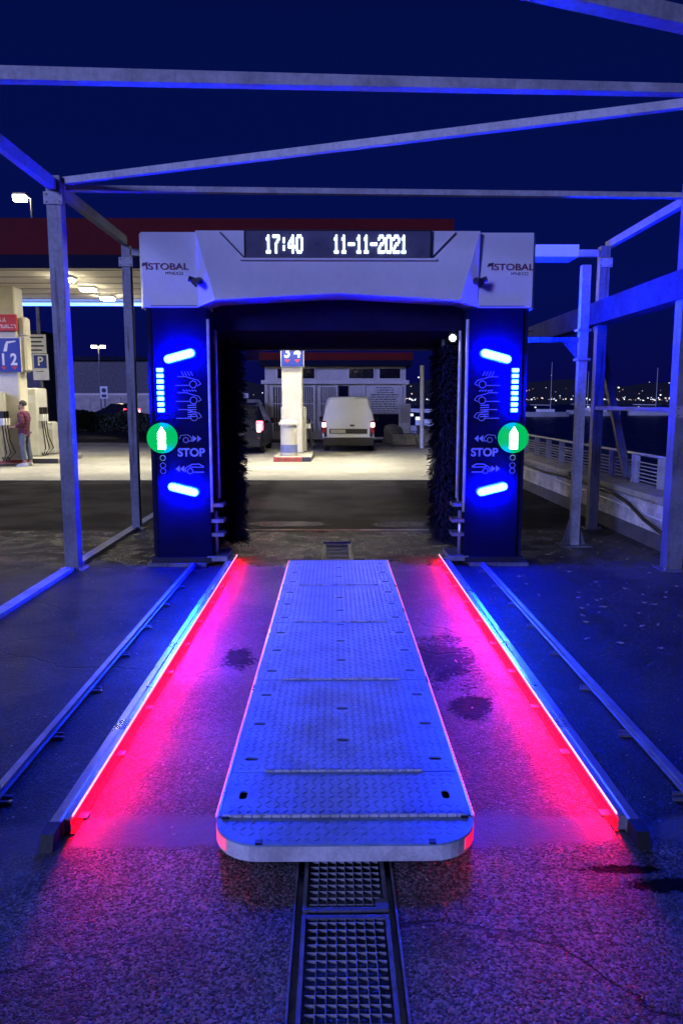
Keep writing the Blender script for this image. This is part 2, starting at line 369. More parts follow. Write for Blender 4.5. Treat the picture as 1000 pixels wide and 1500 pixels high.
def plate_with_holes(name, outline, holes, z, th, m, parent):
    cu = bpy.data.curves.new(name, 'CURVE'); cu.dimensions = '2D'; cu.fill_mode = 'BOTH'; cu.extrude = th / 2
    for poly in [outline] + holes:
        sp = cu.splines.new('POLY'); sp.points.add(len(poly) - 1); sp.use_cyclic_u = True
        for p, q in zip(sp.points, poly): p.co = (q[0], q[1], 0, 1)
    o = bpy.data.objects.new(name, cu); COL.objects.link(o); bpy.context.view_layer.update()
    me = bpy.data.meshes.new_from_object(o); bpy.data.objects.remove(o)
    me.materials.clear(); me.materials.append(m)
    r = bpy.data.objects.new(name, me); COL.objects.link(r); r.location = (0, 0, z); r.parent = parent
    return r
def obround(cx, cy, hx, hy, n=6):
    r = min(hx, hy); pts = []
    for qx, qy, a0 in ((1, 1, 0), (-1, 1, 90), (-1, -1, 180), (1, -1, 270)):
        for k in range(n + 1):
            a = R(a0 + 90 * k / n); pts.append((cx + qx*(hx - r) + r*math.cos(a), cy + qy*(hy - r) + r*math.sin(a)))
    return pts

# ------------------------------------------------------------------ setting: ground, forecourt, sea, shore
g = MB()
gx = [-700, -0.135, 0.205, 4.06]; gy = [-80, 0.6, 9.0, 900]
gv = [(x, y, 0) for y in gy for x in gx]
gf = [[r*4+c, r*4+c+1, r*4+c+5, r*4+c+4] for r in range(3) for c in range(3) if not (r == 1 and c == 1)]
g.add(gv, gf)
g.add([(4.06, -80, 0), (4.06, 900, 0), (4.06, 900, -2.5), (4.06, -80, -2.5)], [[0, 1, 2, 3]])
kind(g.build('ground', M['asphalt']), 'structure')
kind(MB().box(-16, 3.55, 16.2, 31, -0.02, 0.006).build('forecourt', M['forecourt']), 'structure')
kind(MB().add([(4.06, -80, -1.3), (1500, -80, -1.3), (1500, 2500, -1.3), (4.06, 2500, -1.3)], [[0, 1, 2, 3]]).build('sea', M['water']), 'structure')
hb = MB(); hp = []
for i in range(121):
    x = -1500 + i * 25
    hp.append((x, 6 + 16 * abs(math.sin(i * 0.21)) + 9 * abs(math.sin(i * 0.53 + 1)) + random.uniform(0, 5)))
hb.prism([(-1500, -2)] + hp + [(1500, -2)], 'y', 940, 1200)
kind(hb.build('distant_shore', M['hill']), 'structure')
cl = MB(); cw_ = MB()
def lightbox(x, y, z, r): (cl if random.random() < 0.6 else cw_).box(x - r, x + r, y - r, y + r, z - r, z + r)
for i in range(330):
    f = random.uniform(0.03, 0.48); Y = 880 + random.uniform(-60, 50)
    if random.random() < 0.72: z = random.gauss(4.0, 1.1)
    else: z = abs(random.gauss(6, 9)) + 4
    lightbox(f * Y, Y, max(z, 1), random.choice((0.15, 0.22, 0.3, 0.3, 0.45, 0.65)))
for i in range(70):
    f = random.uniform(-0.42, 0.12); lightbox(f * 890, 890, random.uniform(4, 34), random.choice((0.3, 0.5, 0.7)))
kind(cl.build('city_lights', M['city']), 'stuff'); kind(cw_.build('warm_city_lights', M['city_warm']), 'stuff')

# ------------------------------------------------------------------ car wash gantry
G = thing('car_wash_gantry', 'white topped car wash gantry with lit clock display over the wet bay', 'car wash', (0.04, 7.64, 0))
ZT = 3.245
for s in (-1, 1):
    def fx(a): return a * s
    cap = MB().prism([(fx(1.352), 0.0), (fx(1.872), 0.0), (fx(1.915), 0.10), (fx(1.915), 1.9), (fx(1.352), 1.9)], 'z', 2.548, ZT).build('tower_cap', M['white'], G)
    MB().box(min(fx(1.36), fx(1.80)), max(fx(1.36), fx(1.80)), -0.006, 0.001, 2.56, 2.566).build('cap_seam', M['black'], cap)
    # logo and sticker on the cap
    lx = -1.655 if s < 0 else 1.655
    def wrap(o):
        me = o.data; me.transform(o.matrix_basis); o.matrix_basis = Matrix.Identity(4)
        bm = bmesh.new(); bm.from_mesh(me)
        bmesh.ops.bisect_plane(bm, geom=bm.verts[:] + bm.edges[:] + bm.faces[:], plane_co=(fx(1.872), 0, 0), plane_no=(1, 0, 0))
        for v in bm.verts:
            e = abs(v.co.x) - 1.872
            if e > 0: v.co.y += e * 2.0; v.co.x = fx(1.872 + e * 0.7)
        bm.to_mesh(me); bm.free()
    wrap(text('logo', 'ISTOBAL', 0.085, M['logo'], cap, (lx + 0.02, -0.004, 2.925), sx=1.26, bold=0.0012))
    wrap(MB().prism([(lx-0.225, 2.930), (lx-0.210, 2.962), (lx-0.185, 2.962), (lx-0.202, 2.930)], 'y', -0.004, 0.001).prism(
        [(lx-0.198, 2.937), (lx-0.183, 2.967), (lx-0.158, 2.967), (lx-0.178, 2.937)], 'y', -0.0045, 0.001).build('logo_mark', M['logo_dark'], cap))
    wrap(MB().box(lx - 0.01, lx + 0.195, -0.003, 0.001, 2.845, 2.885).build('sticker', M['sticker'], cap))
    wrap(text('model_lettering', "M'NEX22", 0.042, M['logo_dark'], cap, (lx + 0.09, -0.0055, 2.864), sx=1.05))
    # tower body behind the panel
    MB().box(min(fx(1.27), fx(1.86)), max(fx(1.27), fx(1.86)), 0.05, 1.88, 0.10, 2.548).build('tower_body', M['interior'], G)
    panel = MB().prism([(fx(1.275), 0.018), (fx(1.80), 0.018), (fx(1.875), 0.11), (fx(1.875), 0.16), (fx(1.275), 0.16)], 'z', 0.09, 2.546).build('front_panel', M['panel'], G)
    MB().box(min(fx(1.33), fx(1.92)), max(fx(1.33), fx(1.92)), -0.03, 0.3, 0.0, 0.035).build('base_plate', M['steel'], G)
    MB().box(min(fx(1.28), fx(1.88)), max(fx(1.28), fx(1.88)), -0.012, 0.2, 0.0355, 0.088).build('kick_strip', M['rubber'], G)
    # tilted and upright blue light bars
    def capsule(cx, cz, L, h, ang, y0, y1, mname, name, par):
        pts = []
        for k in range(7): a = R(90 + 180*k/6); pts.append((-L/2 + h/2 + h/2*math.cos(a), h/2*math.sin(a)))
        for k in range(7): a = R(-90 + 180*k/6); pts.append((L/2 - h/2 + h/2*math.cos(a), h/2*math.sin(a)))
        ca, sa = math.cos(ang), math.sin(ang)
        return MB().prism([(cx + x*ca - z*sa, cz + x*sa + z*ca) for x, z in pts], 'y', y0, y1).build(name, M[mname], par)
    for cz, ang in ((2.085, 15), (0.783, -14)):
        bar = capsule(fx(1.535), cz, 0.315, 0.088, R(ang * -s), -0.036, 0.019, 'blue_edge', 'light_bar', G)
        capsule(fx(1.535), cz, 0.295, 0.068, R(ang * -s), -0.039, -0.035, 'blue_led', 'diffuser', bar)
        sp = bpy.data.objects.new('bar_beam', bpy.data.lights.new('bar_beam', 'SPOT')); COL.objects.link(sp)
        sp.location = (fx(1.535), -0.085, cz); sp.parent = G; sp.data.energy = 520 if cz > 1 else 150; sp.data.color = (0.001, 0.028, 1.0)
        sp.data.spot_size = R(62); sp.data.spot_blend = 1.0; sp.data.shadow_soft_size = 0.04
        sp.rotation_euler = (Vector((fx(0.15), -4.4, 0)) - Vector((fx(1.535), 0, cz))).to_track_quat('-Z', 'Y').to_euler()
    col = MB().box(fx(1.73) - 0.046, fx(1.73) + 0.046, 0.006, 0.0185, 1.525, 1.995).build('progress_column', M['panel'], G)
    first = MB().cbox(-0.036, 0.036, -0.026, 0.006, -0.021, 0.021, 0.006).build('progress_light', M['blue_edge'], col, (fx(1.73), -0.0005, 1.565))
    face = MB().cbox(-0.031, 0.031, -0.028, -0.0245, -0.016, 0.016, 0.0015).build('light_face', M['blue_led'], first, (0, 0, 0))
    for k in range(1, 8):
        q = clone(first, col, (fx(1.73), -0.0005, 1.565 + 0.0552 * k)); clone(face, q, (0, 0, 0))
    # lit signal arrow on a disc standing in for its green glare, unlit symbols
    sig = MB()
    sig.box(fx(1.735) - 0.045, fx(1.735) + 0.045, 0.004, 0.019, 0.93, 1.47)
    sig = sig.build('signal_housing', M['panel'], G)
    lens = MB().disc((fx(1.735), 1.292), 0.150, 0.150, -0.004, 0.018, 36, 0.012).build('signal_glow', M['green_glow'], sig, smooth=True)
    ax = fx(1.735)
    MB().prism([(ax-0.036, 1.185), (ax+0.036, 1.185), (ax+0.036, 1.34), (ax, 1.40), (ax-0.036, 1.34)], 'y', -0.028, -0.012).build('lit_arrow', M['green_led'], sig)
    for zz in (1.095, 1.02, 0.965):
        ring = [(ax + 0.026*math.cos(2*math.pi*k/14), zz + 0.026*math.sin(2*math.pi*k/14)) for k in range(15)]
        MB().stroke(ring, 0.007, 0.001, 0.005).build('unlit_symbol', M['print'], sig)
    # printed pictograms
    px = fx(1.44)
    def arc(cx, cz, r, a0, a1, n=14): return [(cx + r*math.cos(R(a0 + (a1-a0)*k/n)), cz + r*math.sin(R(a0 + (a1-a0)*k/n))) for k in range(n + 1)]
    d = s            # nose direction of the drawn cars
    LW = 0.006
    for j, zz in enumerate((1.815, 1.66, 1.495)):
        p = MB(); wx = px - d * 0.022
        p.stroke(arc(wx, zz, 0.034, 0, 360), LW, 0.013, 0.02)
        p.stroke([(wx + d*0.04, zz - 0.01), (px + d*0.15, zz - 0.01)], LW, 0.013, 0.02)
        p.stroke([(wx - d*0.045, zz - 0.012), (wx - d*0.075, zz + 0.005), (wx - d*0.05, zz + 0.04), (wx + d*0.02, zz + 0.058), (wx + d*0.07, zz + 0.075), (px + d*0.13, zz + 0.075)], LW, 0.013, 0.02)
        if j == 0:
            for k in range(4): p.stroke([(px - d*(0.02 - 0.03*k), zz + 0.085), (px - d*(0.0 - 0.03*k), zz + 0.125)], LW, 0.013, 0.02)
        elif j == 1:
            for k in range(5): p.stroke([(px - d*(0.05 - 0.028*k), zz + 0.09), (px - d*(0.035 - 0.028*k), zz + 0.10)], LW*1.3, 0.013, 0.02)
        else:
            for k in range(6): p.stroke([(px - 0.035, zz + 0.115 - 0.022*k), (px + 0.045, zz + 0.120 - 0.022*k)], LW*1.3, 0.013, 0.02)
        p.build('car_pictogram', M['print'], panel)
    # drive forward, stop, drive back
    def tri(cx, cz, dirn, w=0.045, h=0.062): return [(cx - dirn*w/2, cz - h/2), (cx + dirn*w/2, cz), (cx - dirn*w/2, cz + h/2)]
    p = MB(); zz = 1.285; wx = px + s*0.065
    p.stroke(arc(wx, zz - 0.014, 0.025, 0, 360), LW*1.2, 0.013, 0.02)
    p.stroke([(wx + s*u, zz + q) for u, q in ((0.06, 0.0), (0.05, 0.032), (-0.02, 0.038), (-0.055, 0.012), (-0.058, -0.024), (-0.03, -0.024))], LW, 0.013, 0.02)
    p.build('car_pictogram', M['print'], panel)
    a = MB()
    for k in range(2): a.prism(tri(wx - s*(0.088 + 0.046*k), zz, -s, 0.040, 0.064), 'y', 0.013, 0.02)
    a.build('drive_arrows', M['print'], panel)
    text('stop_lettering', 'STOP', 0.112, M['print'], panel, (fx(1.455), 0.0155, 1.145), sx=1.0, bold=0.003)
    p = MB(); zz = 0.985; wx = px + s*0.03
    p.stroke(arc(wx, zz - 0.022, 0.026, 0, 360), LW*1.3, 0.013, 0.02)
    p.stroke([(px + s*u, zz + q) for u, q in ((0.072, -0.03), (0.078, 0.0), (0.055, 0.022), (0.01, 0.045), (-0.06, 0.048), (-0.105, 0.022))], LW*1.5, 0.013, 0.02)
    p.stroke([(px + s*0.035, zz + 0.018), (px - s*0.10, zz + 0.016)], LW*1.2, 0.013, 0.02)
    p.stroke([(px - s*0.002, zz - 0.033), (px - s*0.105, zz - 0.033)], LW*1.5, 0.013, 0.02)
    p.build('car_pictogram', M['print'], panel)
    a = MB()
    for k in range(2): a.prism(tri(px + s*(0.108 + 0.046*k), zz, s, 0.040, 0.062), 'y', 0.013, 0.02)
    a.build('drive_arrows', M['print'], panel)
    # upright chrome guide tubes on the inner side, brackets
    for gx_, r_, z0_, z1_, y_ in ((1.262, 0.016, 0.55, 2.44, 0.03), (1.205, 0.014, 0.68, 2.34, 0.12), (1.235, 0.010, 0.62, 2.30, 0.24)):
        MB().tube((fx(gx_), y_, z0_), (fx(gx_), y_, z1_), r_, 10).build('guide_tube', M['band'], G, smooth=True)
    for gz in (0.30, 0.44, 0.60):
        MB().box(min(fx(1.15), fx(1.27)), max(fx(1.15), fx(1.27)), 0.02, 0.22, gz, gz + 0.035).build('tube_bracket', M['rail'], G)
    MB().tube((fx(1.24), 0.10, 0.10), (fx(1.24), 0.10, 0.55), 0.022, 10).build('lower_post', M['gloss_steel'], G, smooth=True)
    MB().box(min(fx(1.12), fx(1.32)), max(fx(1.12), fx(1.32)), 0.0, 0.45, 0.05, 0.10).build('wheel_carriage', M['rail'], G)
    # added blue light bar, out of view, to colour the side beam
    if s > 0:
        sl = MB().box(1.858, 1.878, 0.3, 1.7, 2.36, 2.44).build('added_side_light', M['added_side_led'], G)
        MB().box(1.86, 1.96, 0.28, 1.72, 2.345, 2.355).build('light_blocker', M['black'], sl)  # added tray that blocks the bar's downward light
    # small camera on the cap corner
    cm = MB().tube((fx(1.35), -0.16, 2.765), (fx(1.31), 0.0, 2.80), 0.034, 10).build('security_camera', M['black'], G)
    MB().beam((fx(1.36), -0.02, 2.74), (fx(1.36), -0.02, 2.80), 0.03, 0.05, up=(0, 1, 0)).tube((fx(1.41), -0.12, 2.80), (fx(1.34), -0.09, 2.78), 0.026, 8).build('camera_bracket', M['black'], cm)
    # upright side brush
    br = MB().tube((fx(1.13), 0.66, 0.12), (fx(1.13), 0.66, 2.3), 0.05, 10).build('side_brush', M['black'], G)
    bb = MB(); rnd = random.Random(3 + s)
    for k in range(5200):
        z = rnd.uniform(0.16, 2.24); a = rnd.uniform(0, 2*math.pi); row = math.sin(z * 42) * 0.014
        L = 0.155 + row + rnd.uniform(-0.03, 0.015) + (0.03 if rnd.random() < 0.06 else 0)
        c, sn = math.cos(a), math.sin(a); w = 0.008; dz = -rnd.uniform(0.01, 0.07)
        b0 = Vector((fx(1.13) + 0.05*c, 0.66 + 0.05*sn, z)); t0 = Vector((fx(1.13) + L*c, 0.66 + L*sn, z + dz))
        sd = Vector((-sn, c, 0.4)) * w
        bb.add([b0 - sd, b0 + sd, t0 + sd * 0.7, t0 - sd * 0.7], [[0, 1, 2, 3]])
    kind(bb.build('bristles', M['bristle'], br), 'stuff')

# header across the top
hd = MB()
hd.add([(-1.345, -0.07, ZT), (1.345, -0.07, ZT), (1.17, -0.085, 2.606), (0, -0.085, 2.668), (-1.17, -0.085, 2.606),
        (-1.348, 0.0, ZT), (1.348, 0.0, ZT), (1.348, 0.0, 2.552), (-1.348, 0.0, 2.552),
        (-1.348, 0.5, ZT), (1.348, 0.5, ZT), (1.348, 0.5, 2.552), (1.17, 0.5, 2.606), (0, 0.5, 2.668), (-1.17, 0.5, 2.606), (-1.348, 0.5, 2.552)],
       [[0, 4, 3], [0, 3, 1], [1, 3, 2], [1, 2, 7, 6], [0, 5, 8, 4], [5, 0, 1, 6], [5, 6, 10, 9],
        [2, 3, 13, 12], [3, 4, 14, 13], [7, 2, 12, 11], [4, 8, 15, 14], [9, 10, 11, 12, 13, 14, 15]])
hd = hd.build('header_fascia', M['white'], G)
for s in (-1, 1):
    MB().stroke([(s*1.11, 3.225), (s*0.89, 3.0)], 0.009, -0.0885, -0.06).build('fascia_groove', M['panel'], hd)
MB().box(-0.93, 0.93, -0.105, -0.07, 2.972, 2.992).build('display_ledge', M['white'], hd)
db = MB().box(-0.872, 0.868, -0.10, -0.05, 2.998, 3.238).build('display_board', M['glass'], G)
MB().box(-0.884, -0.873, -0.108, -0.05, 2.994, 3.242).box(0.869, 0.88, -0.108, -0.05, 2.994, 3.242).box(-0.884, 0.88, -0.108, -0.05, 3.2385, 3.248).build('display_frame', M['black'], db)
FONT5 = {'0': ['01110','10001','10001','10001','10001','10001','01110'], '1': ['00100','01100','00100','00100','00100','00100','01110'],
         '2': ['01110','10001','00001','00110','01000','10000','11111'], '4': ['00010','00110','01010','10010','11111','00010','00010'],
         '7': ['11111','00001','00010','00100','00100','00100','00100'], '-': ['00000','00000','00000','11111','00000','00000','00000'],
         ':': ['00000','00100','00100','00000','00100','00100','00000']}
def digits(s, x0, step, z0):
    cw = step * 0.84 / 5; ch = 0.0235
    for i, ch_ in enumerate(s):
        m = MB()
        for r_, row in enumerate(FONT5[ch_]):
            for c_, bit in enumerate(row):
                if bit == '1':
                    cx = x0 + i*step + c_*cw; cz = z0 + (6 - r_)*ch
                    m.box(cx - cw*0.12, cx + cw*1.1, -0.106 - 0.0004*((r_ + c_) % 2), -0.0995, cz - ch*0.04, cz + ch*1.0)
        m.build('digit', M['digit'], db)
digits('17:40', -0.685, 0.0725, 3.035)
digits('11-11-2021', -0.045, 0.0705, 3.035)
# dark hood with the air nozzle, top brush behind it
hood = MB().prism([(0.35, 2.66), (0.35, 2.36), (0.95, 2.235), (1.5, 2.235), (1.6, 2.66)], 'x', -1.26, 1.26).build('dryer_hood', M['interior'], G)
MB().box(-1.15, 1.15, 0.97, 1.10, 2.212, 2.234).build('nozzle_slot', M['rubber'], hood)
MB().box(-1.27, 1.27, 0.02, 1.85, 2.80, 3.20).build('header_core', M['interior'], G)
wl_ = MB().tube((1.13, 0.10, 2.27), (1.16, 0.22, 2.31), 0.05, 12).build('work_lamp', M['black'], G)
MB().disc((1.128, 2.268), 0.030, 0.030, 0.085, 0.098, 14, 0.01).build('lamp_glass', M['work'], wl_)
lb = MB().box(-1.0, -0.86, 1.0, 1.06, 2.10, 2.235).build('sensor_bracket', M['rail'], G)

# ------------------------------------------------------------------ walkway platform of hinged tread plates
PX = 0.04
PL = thing('wash_platform', 'long blue lit tread plate platform with rounded front in the middle of the bay', 'platform', (PX, 0, 0))
HW = 0.478; ZP = 0.088
def tread(x0, x1, y0, y1, avoid, rnd):
    m = MB(); p = 0.034; ny = int((y1 - y0) / p); nx = int((x1 - x0) / p)
    for j in range(ny):
        for i in range(nx):
            x = x0 + (i + 0.5) * (x1 - x0) / nx; y = y0 + (j + 0.5) * (y1 - y0) / ny
            if any(abs(x - ax) < hx + 0.022 and abs(y - ay) < hy + 0.022 for ax, ay, hx, hy in avoid): continue
            a = R(45 if (i + j) % 2 else -45) + R(90); c, sn = math.cos(a), math.sin(a); L, w, h = 0.0155, 0.0048, 0.0028
            def q(u, v, z): return (x + u*c - v*sn, y + u*sn + v*c, z)
            m.add([q(-L, 0, 0), q(0, -w, 0), q(L, 0, 0), q(0, w, 0), q(-L*0.5, 0, h), q(L*0.5, 0, h)],
                  [[0, 1, 4], [1, 5, 4], [1, 2, 5], [2, 3, 5], [3, 4, 5], [3, 0, 4]])
    return m
bounds = [2.728, 3.088, 4.182, 5.332, 6.448, 7.5]
slots = [(0.0, 3.40, 0.030, 0.017), (0.0, 3.772, 0.030, 0.017)] + [(0.0, 4.14 + 0.378*k, 0.030, 0.017) for k in range(9)]
for s in (-1, 1):
    slots += [(s*0.405, 2.895, 0.016, 0.034)] + [(s*0.405, 3.21 + 0.3745*k, 0.030, 0.017) for k in range(12)]
slots = [q for q in slots if all(abs(q[1] - b) > 0.045 for b in bounds)]
rnd = random.Random(5)
# front apron with rounded corners
FR = 0.17; Y0 = 2.545
apron = [(-HW-0.004, 2.720), (-HW-0.004, Y0 + FR)]
for k in range(1, 9): a = R(180 + 90*k/8); apron.append((-HW-0.004 + FR + FR*math.cos(a), Y0 + FR + FR*math.sin(a)))
for k in range(0, 9): a = R(270 + 90*k/8); apron.append((HW+0.004 - FR + FR*math.cos(a), Y0 + FR + FR*math.sin(a)))
apron += [(HW+0.004, 2.720)]
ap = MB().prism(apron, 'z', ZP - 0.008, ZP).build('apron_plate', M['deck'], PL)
def in_apron(x, y):
    if y < Y0 + 0.02: return False
    if y < Y0 + FR:
        cx = HW - FR
        if abs(x) > cx and (abs(x) - cx)**2 + (y - Y0 - FR)**2 > (FR - 0.025)**2: return False
    return True
m = MB(); t_ = tread(-HW + 0.015, HW - 0.015, Y0 + 0.01, 2.705, [], rnd)
for f in range(0, len(t_.v), 6):
    cx = sum(v[0] for v in t_.v[f:f+6]) / 6; cy = sum(v[1] for v in t_.v[f:f+6]) / 6
    if in_apron(cx, cy): m.add(t_.v[f:f+6], [[0, 1, 4], [1, 5, 4], [1, 2, 5], [2, 3, 5], [3, 4, 5], [3, 0, 4]])
kind(m.build('tread_lugs', M['deck'], ap, (0, 0, ZP)), 'stuff')
bandv = apron[1:-1]; b_ = MB(); n_ = len(bandv)
inner = [(x*0.985, Y0 + FR + (y - Y0 - FR)*0.95) for x, y in bandv]
b_.add([(x, y, 0.022) for x, y in bandv] + [(x, y, ZP - 0.0085) for x, y in bandv] + [(x, y, ZP - 0.0085) for x, y in inner] + [(x, y, 0.022) for x, y in inner],
       [[i, i+1, n_+i+1, n_+i] for i in range(n_-1)] + [[n_+i, n_+i+1, 2*n_+i+1, 2*n_+i] for i in range(n_-1)]
       + [[2*n_+i, 2*n_+i+1, 3*n_+i+1, 3*n_+i] for i in range(n_-1)] + [[3*n_+i, 3*n_+i+1, i+1, i] for i in range(n_-1)])
b_.build('front_band', M['band'], PL)
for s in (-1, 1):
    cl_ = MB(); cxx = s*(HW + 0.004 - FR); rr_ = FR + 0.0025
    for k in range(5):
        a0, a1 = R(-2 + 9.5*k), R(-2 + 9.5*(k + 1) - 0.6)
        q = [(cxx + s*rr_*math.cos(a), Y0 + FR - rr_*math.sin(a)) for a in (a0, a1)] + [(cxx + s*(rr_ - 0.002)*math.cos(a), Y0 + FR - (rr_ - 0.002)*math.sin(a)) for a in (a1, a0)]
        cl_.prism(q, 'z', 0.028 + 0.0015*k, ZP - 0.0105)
    cl_.build('corner_glow_patch', M['corner_glow'], PL)  # red spill on the band corner, drawn as a glowing patch
for s in (-1, 1):
    MB().box(s*0.31 - 0.012, s*0.31 + 0.012, Y0 - 0.004, Y0 + 0.02, ZP + 0.0003, ZP + 0.008).build('stop_block', M['black'], PL)
    MB().box(min(s*0.462, s*0.482), max(s*0.462, s*0.482), 2.722, 7.5, 0.003, ZP - 0.009).build('side_skirt', M['band'], PL)
    MB().box(min(s*0.479, s*0.488), max(s*0.479, s*0.488), 2.728, 7.5, ZP - 0.012, ZP + 0.003).build('edge_trim', M['gloss_steel'], PL)
    el = MB()
    for k in range(158):
        el.box(min(s*0.4885, s*0.493), max(s*0.4885, s*0.493), 2.74 + 0.03*k, 2.762 + 0.03*k, ZP - 0.008, ZP + 0.004)
    kind(el.build('edge_led', M['edge_dot'], PL), 'stuff')
    MB().cbox(s*0.452 - 0.014, s*0.452 + 0.014, 2.712, 2.734, ZP, ZP + 0.008, 0.002).build('corner_bolt', M['black'], PL)
for k in range(5):
    ya, yb = bounds[k] + (0.010 if k == 0 else 0.004), bounds[k+1] - 0.004
    hs = [q for q in slots if ya + 0.03 < q[1] < yb - 0.03]
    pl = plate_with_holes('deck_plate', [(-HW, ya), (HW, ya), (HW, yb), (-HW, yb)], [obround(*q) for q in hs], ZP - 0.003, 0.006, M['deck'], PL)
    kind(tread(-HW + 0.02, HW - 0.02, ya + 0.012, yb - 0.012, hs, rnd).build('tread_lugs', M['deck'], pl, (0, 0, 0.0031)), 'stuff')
    w = HW - 0.015 if k == 0 else 0.335
    h = MB(); nk = int(2*w / 0.036)
    for i in range(nk):
        xa = -w + i * 2*w/nk; h.tube((xa + 0.001, bounds[k], ZP + 0.005), (xa + 2*w/nk - 0.003, bounds[k], ZP + 0.005), 0.0075 if k == 0 else 0.0058, 8)
    h.build('piano_hinge', M['hinge'], PL)
MB().box(-HW + 0.03, HW - 0.03, 2.74, 7.48, 0.012, 0.024).build('under_tray', M['black'], PL)

# ------------------------------------------------------------------ guide rails with red light strips
for s, lab in ((-1, 'polished guide rail with red light strip left of the blue tread platform'), (1, 'polished guide rail with red light strip right of the blue tread platform')):
    x0 = 0.0425 + s*1.083
    r = thing('guide_rail', lab, 'guide rail', (x0, 0, 0), group='lit guide rails along the bay')
    # inner face lies at s*-0.0 , outer 0.07 away
    MB().prism([(0.0, 0.004), (0.0, 0.060), (s*0.010, 0.064), (s*0.044, 0.062), (s*0.050, 0.056), (s*0.050, 0.004)], 'y', 2.75, 7.96).build('rail_tube', M['gloss_steel'], r)
    MB().box(min(-s*0.012, -s*0.0005), max(-s*0.012, -s*0.0005), 2.76, 7.95, 0.0, 0.006).build('rail_flange', M['rubber'], r)
    MB().box(min(-s*0.042, -s*0.0121), max(-s*0.042, -s*0.0121), 2.76, 7.95, 0.0, 0.004).build('lip_shade_strip', M['rubber'], r)  # dark strip in place of the shade beside the rail lip
    MB().prism([(2.640, 0.0), (2.7495, 0.0), (2.7495, 0.062), (2.665, 0.060)], 'x', min(0, s*0.051), max(0, s*0.051)).build('end_cap', M['rubber'], r)
    under = MB().add([(-s*0.018, 2.90, 0.0575), (-s*0.018, 7.94, 0.0575), (-s*0.004, 7.94, 0.050), (-s*0.004, 2.90, 0.050)], [[0, 1, 2, 3]]).build('led_tape', M['red_led'], r)
    MB().box(min(-s*0.024, -s*0.0195), max(-s*0.024, -s*0.0195), 2.78, 7.95, 0.0508, 0.063).build('led_shield', M['gloss_steel'], r)
    MB().box(min(-s*0.0194, -s*0.0005), max(-s*0.0194, -s*0.0005), 2.78, 7.95, 0.0585, 0.063).build('led_lip', M['gloss_steel'], r)
    MB().box(min(-s*0.024, -s*0.0005), max(-s*0.024, -s*0.0005), 2.773, 2.7795, 0.0, 0.062).build('end_baffle', M['rail'], r)  # added baffle keeping red light off the ground in front
    fin = None  # added baffle fins that cut red light running along the tape
    for k in range(1, 40):
        yy = 2.93 + 0.127*k
        if fin is None: fin = MB().box(min(-s*0.0192, -s*0.004), max(-s*0.0192, -s*0.004), 0, 0.003, 0.040, 0.0495).build('tape_baffle', M['rail'], r, (0, yy, 0))
        else: clone(fin, r, (0, yy, 0))
    led = MB()
    for k in range(154):
        y = 2.80 + k*0.0334
        led.box(min(-s*0.0265, -s*0.0242), max(-s*0.0265, -s*0.0242), y, y + 0.026, 0.0515, 0.0630)
    kind(led.build('led_strip', M['red_dot'], r), 'stuff')
    for k in range(10):
        yy = 2.87 + 0.55*k
        MB().cbox(min(-s*0.055, -s*0.016), max(-s*0.055, -s*0.0125), yy, yy + 0.05, 0.0, 0.008, 0.0025).build('anchor_lug', M['rust'], r)

# ------------------------------------------------------------------ running rails of the gantry
for x0, s, lab in ((-1.417, -1, 'narrow steel running rail on brackets left of the left lit guide rail'), (1.497, 1, 'narrow steel running rail on brackets right of the right lit guide rail')):
    r = thing('running_rail', lab, 'rail', (x0, 0, 0), group='gantry running rails')
    MB().prism([(-0.030, 0.013), (-0.030, 0.019), (-0.012, 0.021), (-0.012, 0.028), (-0.017, 0.031), (-0.017, 0.039), (0.017, 0.039), (0.017, 0.031), (0.012, 0.028), (0.012, 0.021), (0.030, 0.019), (0.030, 0.013)], 'y', 1.4, 9.9).build('rail_profile', M['rail'], r)
    b0 = None
    for k in range(14):
        yy = 1.75 + 0.62*k
        for dy in (0, 0.045):
            if b0 is None: b0 = MB().box(-0.040, 0.040, 0, 0.014, 0.0, 0.0125).build('rail_bracket', M['rust'], r, (-s*0.045, yy + dy, 0))
            else: clone(b0, r, (-s*0.045 * (1 if dy == 0 else 0.6), yy + dy, 0))

